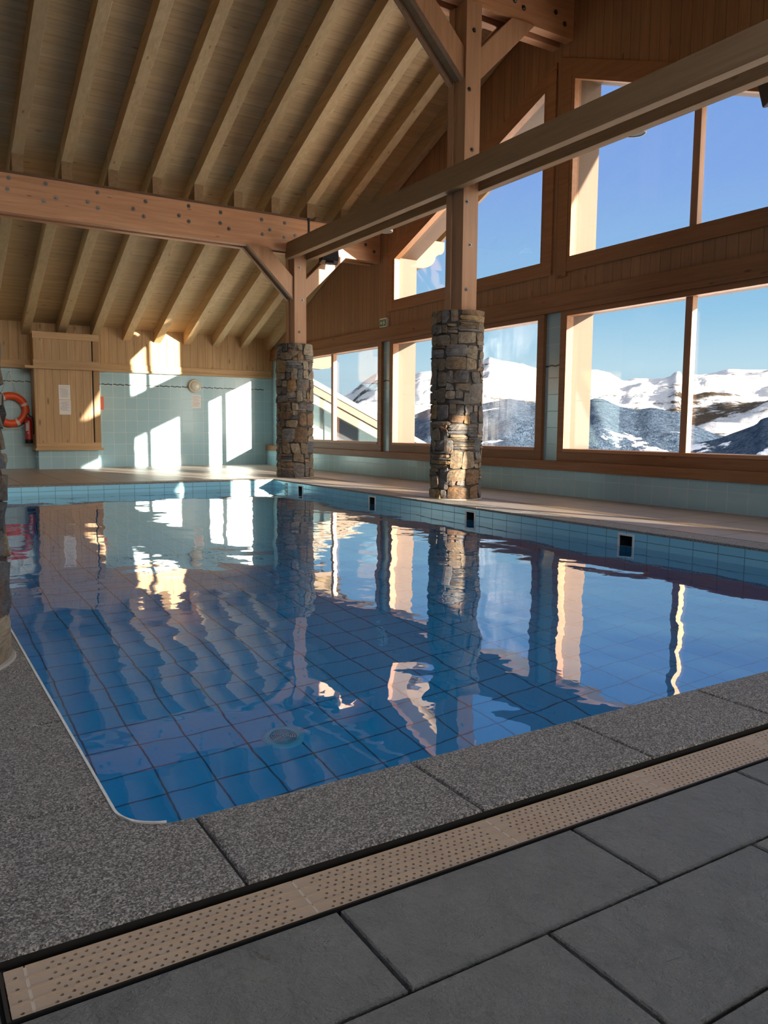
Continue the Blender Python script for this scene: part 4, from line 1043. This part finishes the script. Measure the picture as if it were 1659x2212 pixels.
# neighbouring wing with its roof edge
wg = thing('neighbouring_wing', 'neighbouring chalet wing with a sloping timber roof edge, seen through the window', 'building', (7.3, 17.0, 0))
def wz(x): return 1.836 - 0.463*(x-8.11)
def wing(name, pts, y0, y1, mat, bevel=0): 
    mb = MB(); mb.prism([(a-7.3, b) for a, b in pts], y0-17.0, y1-17.0, 'y'); return mb.build(name, mat, wg, bevel=bevel)
xe = 12.5
wing('roof_edge_metal', [(7.35, wz(7.35)-0.13), (xe, wz(xe)-0.13), (xe, wz(xe)), (7.35, wz(7.35))], 16.14, 22, M['zinc'])
wing('verge_board', [(7.35, wz(7.35)-0.30), (xe, wz(xe)-0.30), (xe, wz(xe)-0.135), (7.35, wz(7.35)-0.135)], 16.17, 16.21, M['extwood'])
wing('verge_board', [(7.35, wz(7.35)-0.52), (xe, wz(xe)-0.52), (xe, wz(xe)-0.32), (7.35, wz(7.35)-0.32)], 16.23, 16.29, M['extwood'])
wing('roof_soffit', [(7.35, wz(7.35)-0.30), (xe, wz(xe)-0.30), (xe, wz(xe)-0.14), (7.35, wz(7.35)-0.14)], 16.22, 21.9, M['extwood'])
wing('tiled_wall', [(7.35, -1.5), (xe-0.4, -1.5), (xe-0.4, wz(xe-.4)-0.31), (7.35, wz(7.35)-0.31)], 17.0, 17.2, tile('exterior_tile', (0.075, 0.10, 0.095), 'x', 0.22, 0.05, 'z', 0.22, 0.0, (0.10, 0.12, 0.11), 0.022))
wing('timber_panel', [(7.6, -1.5), (8.55, -1.5), (8.55, 0.72), (7.6, 1.10)], 16.96, 17.0, wood('exterior_cladding', (0.135, 0.095, 0.055), (0.10, 0.066, 0.036), 'z', ('x', 0.156), 0.6, 0.05))
wing('dark_window', [(8.75, 0.0), (9.70, 0.0), (9.70, 0.72), (8.75, 1.16)], 16.965, 17.0, plain('dark_pane', (0.03, 0.035, 0.05), 0.08))
# carved tail of the wall plate beyond the far corner
mb = MB(); mb.prism([(0, 0.02), (0.72, 0.0), (0.92, 0.03), (0.98, 0.09), (1.0, 0.30), (0, 0.30)], 0, 0.16, 'y')
o = mb.build('wall_plate', M['extwood']); o.location = (7.2, 15.5, 2.04); tag(o, 'carved end of the wall plate outside the farthest window', 'beam')

# mountains
def interp(tab, a):
    if a <= tab[0][0]: return tab[0][1]
    for (a0, e0), (a1, e1) in zip(tab, tab[1:]):
        if a <= a1: return e0 + (e1-e0)*(a-a0)/(a1-a0)
    return tab[-1][1]
RA = [(-40, 0.05), (0, 0.045), (15, 0.03), (24, 0.025), (28.74, 0.0402), (29.14, 0.0435), (29.9, 0.0560), (30.55, 0.0640), (31.08, 0.0695), (31.8, 0.066), (32.87, 0.0650), (33.53, 0.0660), (34.02, 0.0700), (34.68, 0.0716), (36.5, 0.074), (38.59, 0.0845), (39.01, 0.0885), (39.34, 0.0860), (40.05, 0.0832), (40.7, 0.0798), (41.35, 0.0765), (42.0, 0.0692), (43.5, 0.066), (45.78, 0.0715), (46.18, 0.0728), (46.71, 0.0694), (47.32, 0.0680), (47.95, 0.0626), (48.11, 0.0596), (48.56, 0.0612), (49.31, 0.0616), (50.21, 0.0596), (50.5, 0.0610), (51.30, 0.0660), (51.42, 0.0706), (51.86, 0.0704), (51.98, 0.0642), (52.68, 0.0654), (53.81, 0.0677), (54.26, 0.0696), (54.78, 0.0718), (55.48, 0.0712), (56.3, 0.0704), (57.09, 0.0696), (62, 0.075), (75, 0.06), (110, 0.06)]
RB = [(-40, 0.0), (20, -0.005), (30, 0.0), (33.4, 0.0153), (34.72, 0.0241), (38.66, 0.0319), (40.44, 0.0388), (42.06, 0.0332), (45.89, 0.0359), (46.3, 0.0385), (46.85, 0.0378), (47.98, 0.0287), (49.09, 0.0252), (50.09, 0.0273), (50.94, 0.0245), (52.01, 0.0215), (52.57, 0.0080), (53.4, 0.002), (54.23, -0.004), (55.11, -0.006), (57, -0.006), (62, -0.004), (110, -0.01)]
RC = [(45, -0.09), (50, -0.05), (52.56, -0.0174), (53.15, -0.013), (54.39, -0.0079), (55.46, -0.0001), (56.58, 0.0081), (56.84, 0.0142), (57.25, 0.0163), (60, 0.025), (66, 0.02), (75, -0.03)]
def mountain(name, tab, a0, a1, na, r_in, r_top, nr, zin, amp, nsc, mat, label, power=1.0):
    mb = MB(); vs = []
    for i in range(na+1):
        az = a0+(a1-a0)*i/na; e = interp(tab, az); zt = e*r_top+0.77
        ca, sa = math.sin(math.radians(az)), math.cos(math.radians(az))
        for j in range(nr+5):
            if j <= nr:
                t_ = j/nr; r = r_in+(r_top-r_in)*t_; z = zin+(zt-zin)*t_**power
                fade = min(1.0, (1-t_)*5)
                x, y = ca*r, sa*r
                fade = max(fade, 0.10)
                n1 = noise.fractal(Vector((x/nsc, y/nsc, 1.3)), 0.9, 2.1, 7)
                rg = abs(noise.noise(Vector((x/nsc*1.7+4, y/nsc*1.7, 0.3))))
                z += amp*(n1*0.8+0.5*(0.35-rg))*fade*min(1, t_*4+0.2)
                z += 0.0035*r_top*0.12*noise.noise(Vector((az*2.6, e, 9)))*(1-fade)
                r_ = r
            else:
                k = j-nr; r = r_top*(1+0.06*k); x, y = ca*r, sa*r; z = zt-(zt-zin)*0.22*k
            vs.append((x, y, z))
    q = nr+5
    fs = [(i*q+j, i*q+j+1, (i+1)*q+j+1, (i+1)*q+j) for i in range(na) for j in range(q-1)]
    mb.add(vs, fs); o = mb.build(name, mat, smooth=True); tag(o, label, 'mountain', kind='structure'); return o
def mat_mountain(name, kind):
    t = NT(name); g = t.n('ShaderNodeNewGeometry'); P = g.outputs['Position']; N_ = t.sep(g.outputs['Normal'])
    if kind == 'snow':
        reg = t.noise(P, 1/1500, 3, 0.5); cl = t.noise(t.vec('MULTIPLY', P, (1, 1, 4)), 1/330, 10, 0.72, 0.5); b = t.noise(P, 1/75, 8, 0.75); stp = t.math('SUBTRACT', 1.0, N_[2])
        rock = t.math('ADD', t.math('ADD', t.math('MULTIPLY', cl, 0.75), t.math('MULTIPLY', b, 0.25)), t.math('ADD', t.math('MULTIPLY', t.math('SUBTRACT', reg, 0.5), 0.55), t.math('MULTIPLY', stp, 0.12)))
        f = t.ramp(rock, [(0.535, (0,)*3), (0.585, (1,)*3)])
        col = t.mix(f, (0.80, 0.83, 0.88), t.mix(b, (0.028, 0.023, 0.019), (0.15, 0.112, 0.07)))
        return t.pbr(col, 0.8, t.bump(t.math('ADD', cl, t.math('MULTIPLY', b, 0.5)), 1.0, 130), 0, 0.1)
    s = 1/160 if kind == 'forest' else 1/60
    a = t.noise(P, s*0.22, 6, 0.6); b = t.noise(t.vec('MULTIPLY', P, (1, 1, 0.35)), s*6, 4, 0.7); c = t.noise(P, s*0.6, 7, 0.65)
    clr = t.ramp(t.math('ADD', t.math('MULTIPLY', a, 0.45), t.math('MULTIPLY', c, 0.55)), [(0.575, (0,)*3), (0.592, (1,)*3)])
    b = t.math('ADD', t.math('MULTIPLY', b, 0.5), t.math('MULTIPLY', t.noise(t.vec('MULTIPLY', P, (1, 1, 0.4)), s*16, 3, 0.8), 0.5)); b = t.ramp(b, [(0.38, (0,)*3), (0.62, (1,)*3)])
    hazed_forest = t.mix(b, (0.014, 0.026, 0.046), (0.072, 0.105, 0.155))  # bluish tint of distance haze put into the forest colour
    col = t.mix(clr, hazed_forest, (0.80, 0.82, 0.86))
    return t.pbr(col, 0.9, t.bump(b, 0.6, 8), 0, 0.05)
mountain('mountain_range', RA, -40, 110, 760, 2600, 6500, 70, -60, 120, 900, mat_mountain('alpine_snow_and_rock', 'snow'), 'range of snowy peaks along the horizon', 1.0)
mountain('forested_slope', RB, -40, 110, 520, 700, 2500, 60, -330, 26, 260, mat_mountain('hazed_spruce_forest', 'forest'), 'dark forested mountainside below the snowy peaks', 0.9)
mountain('forested_hill', RC, 45, 75, 160, 500, 1200, 30, -260, 14, 90, mat_mountain('hazed_dark_spruce_forest', 'hill'), 'dark wooded hill at the lower right of the view', 0.9)
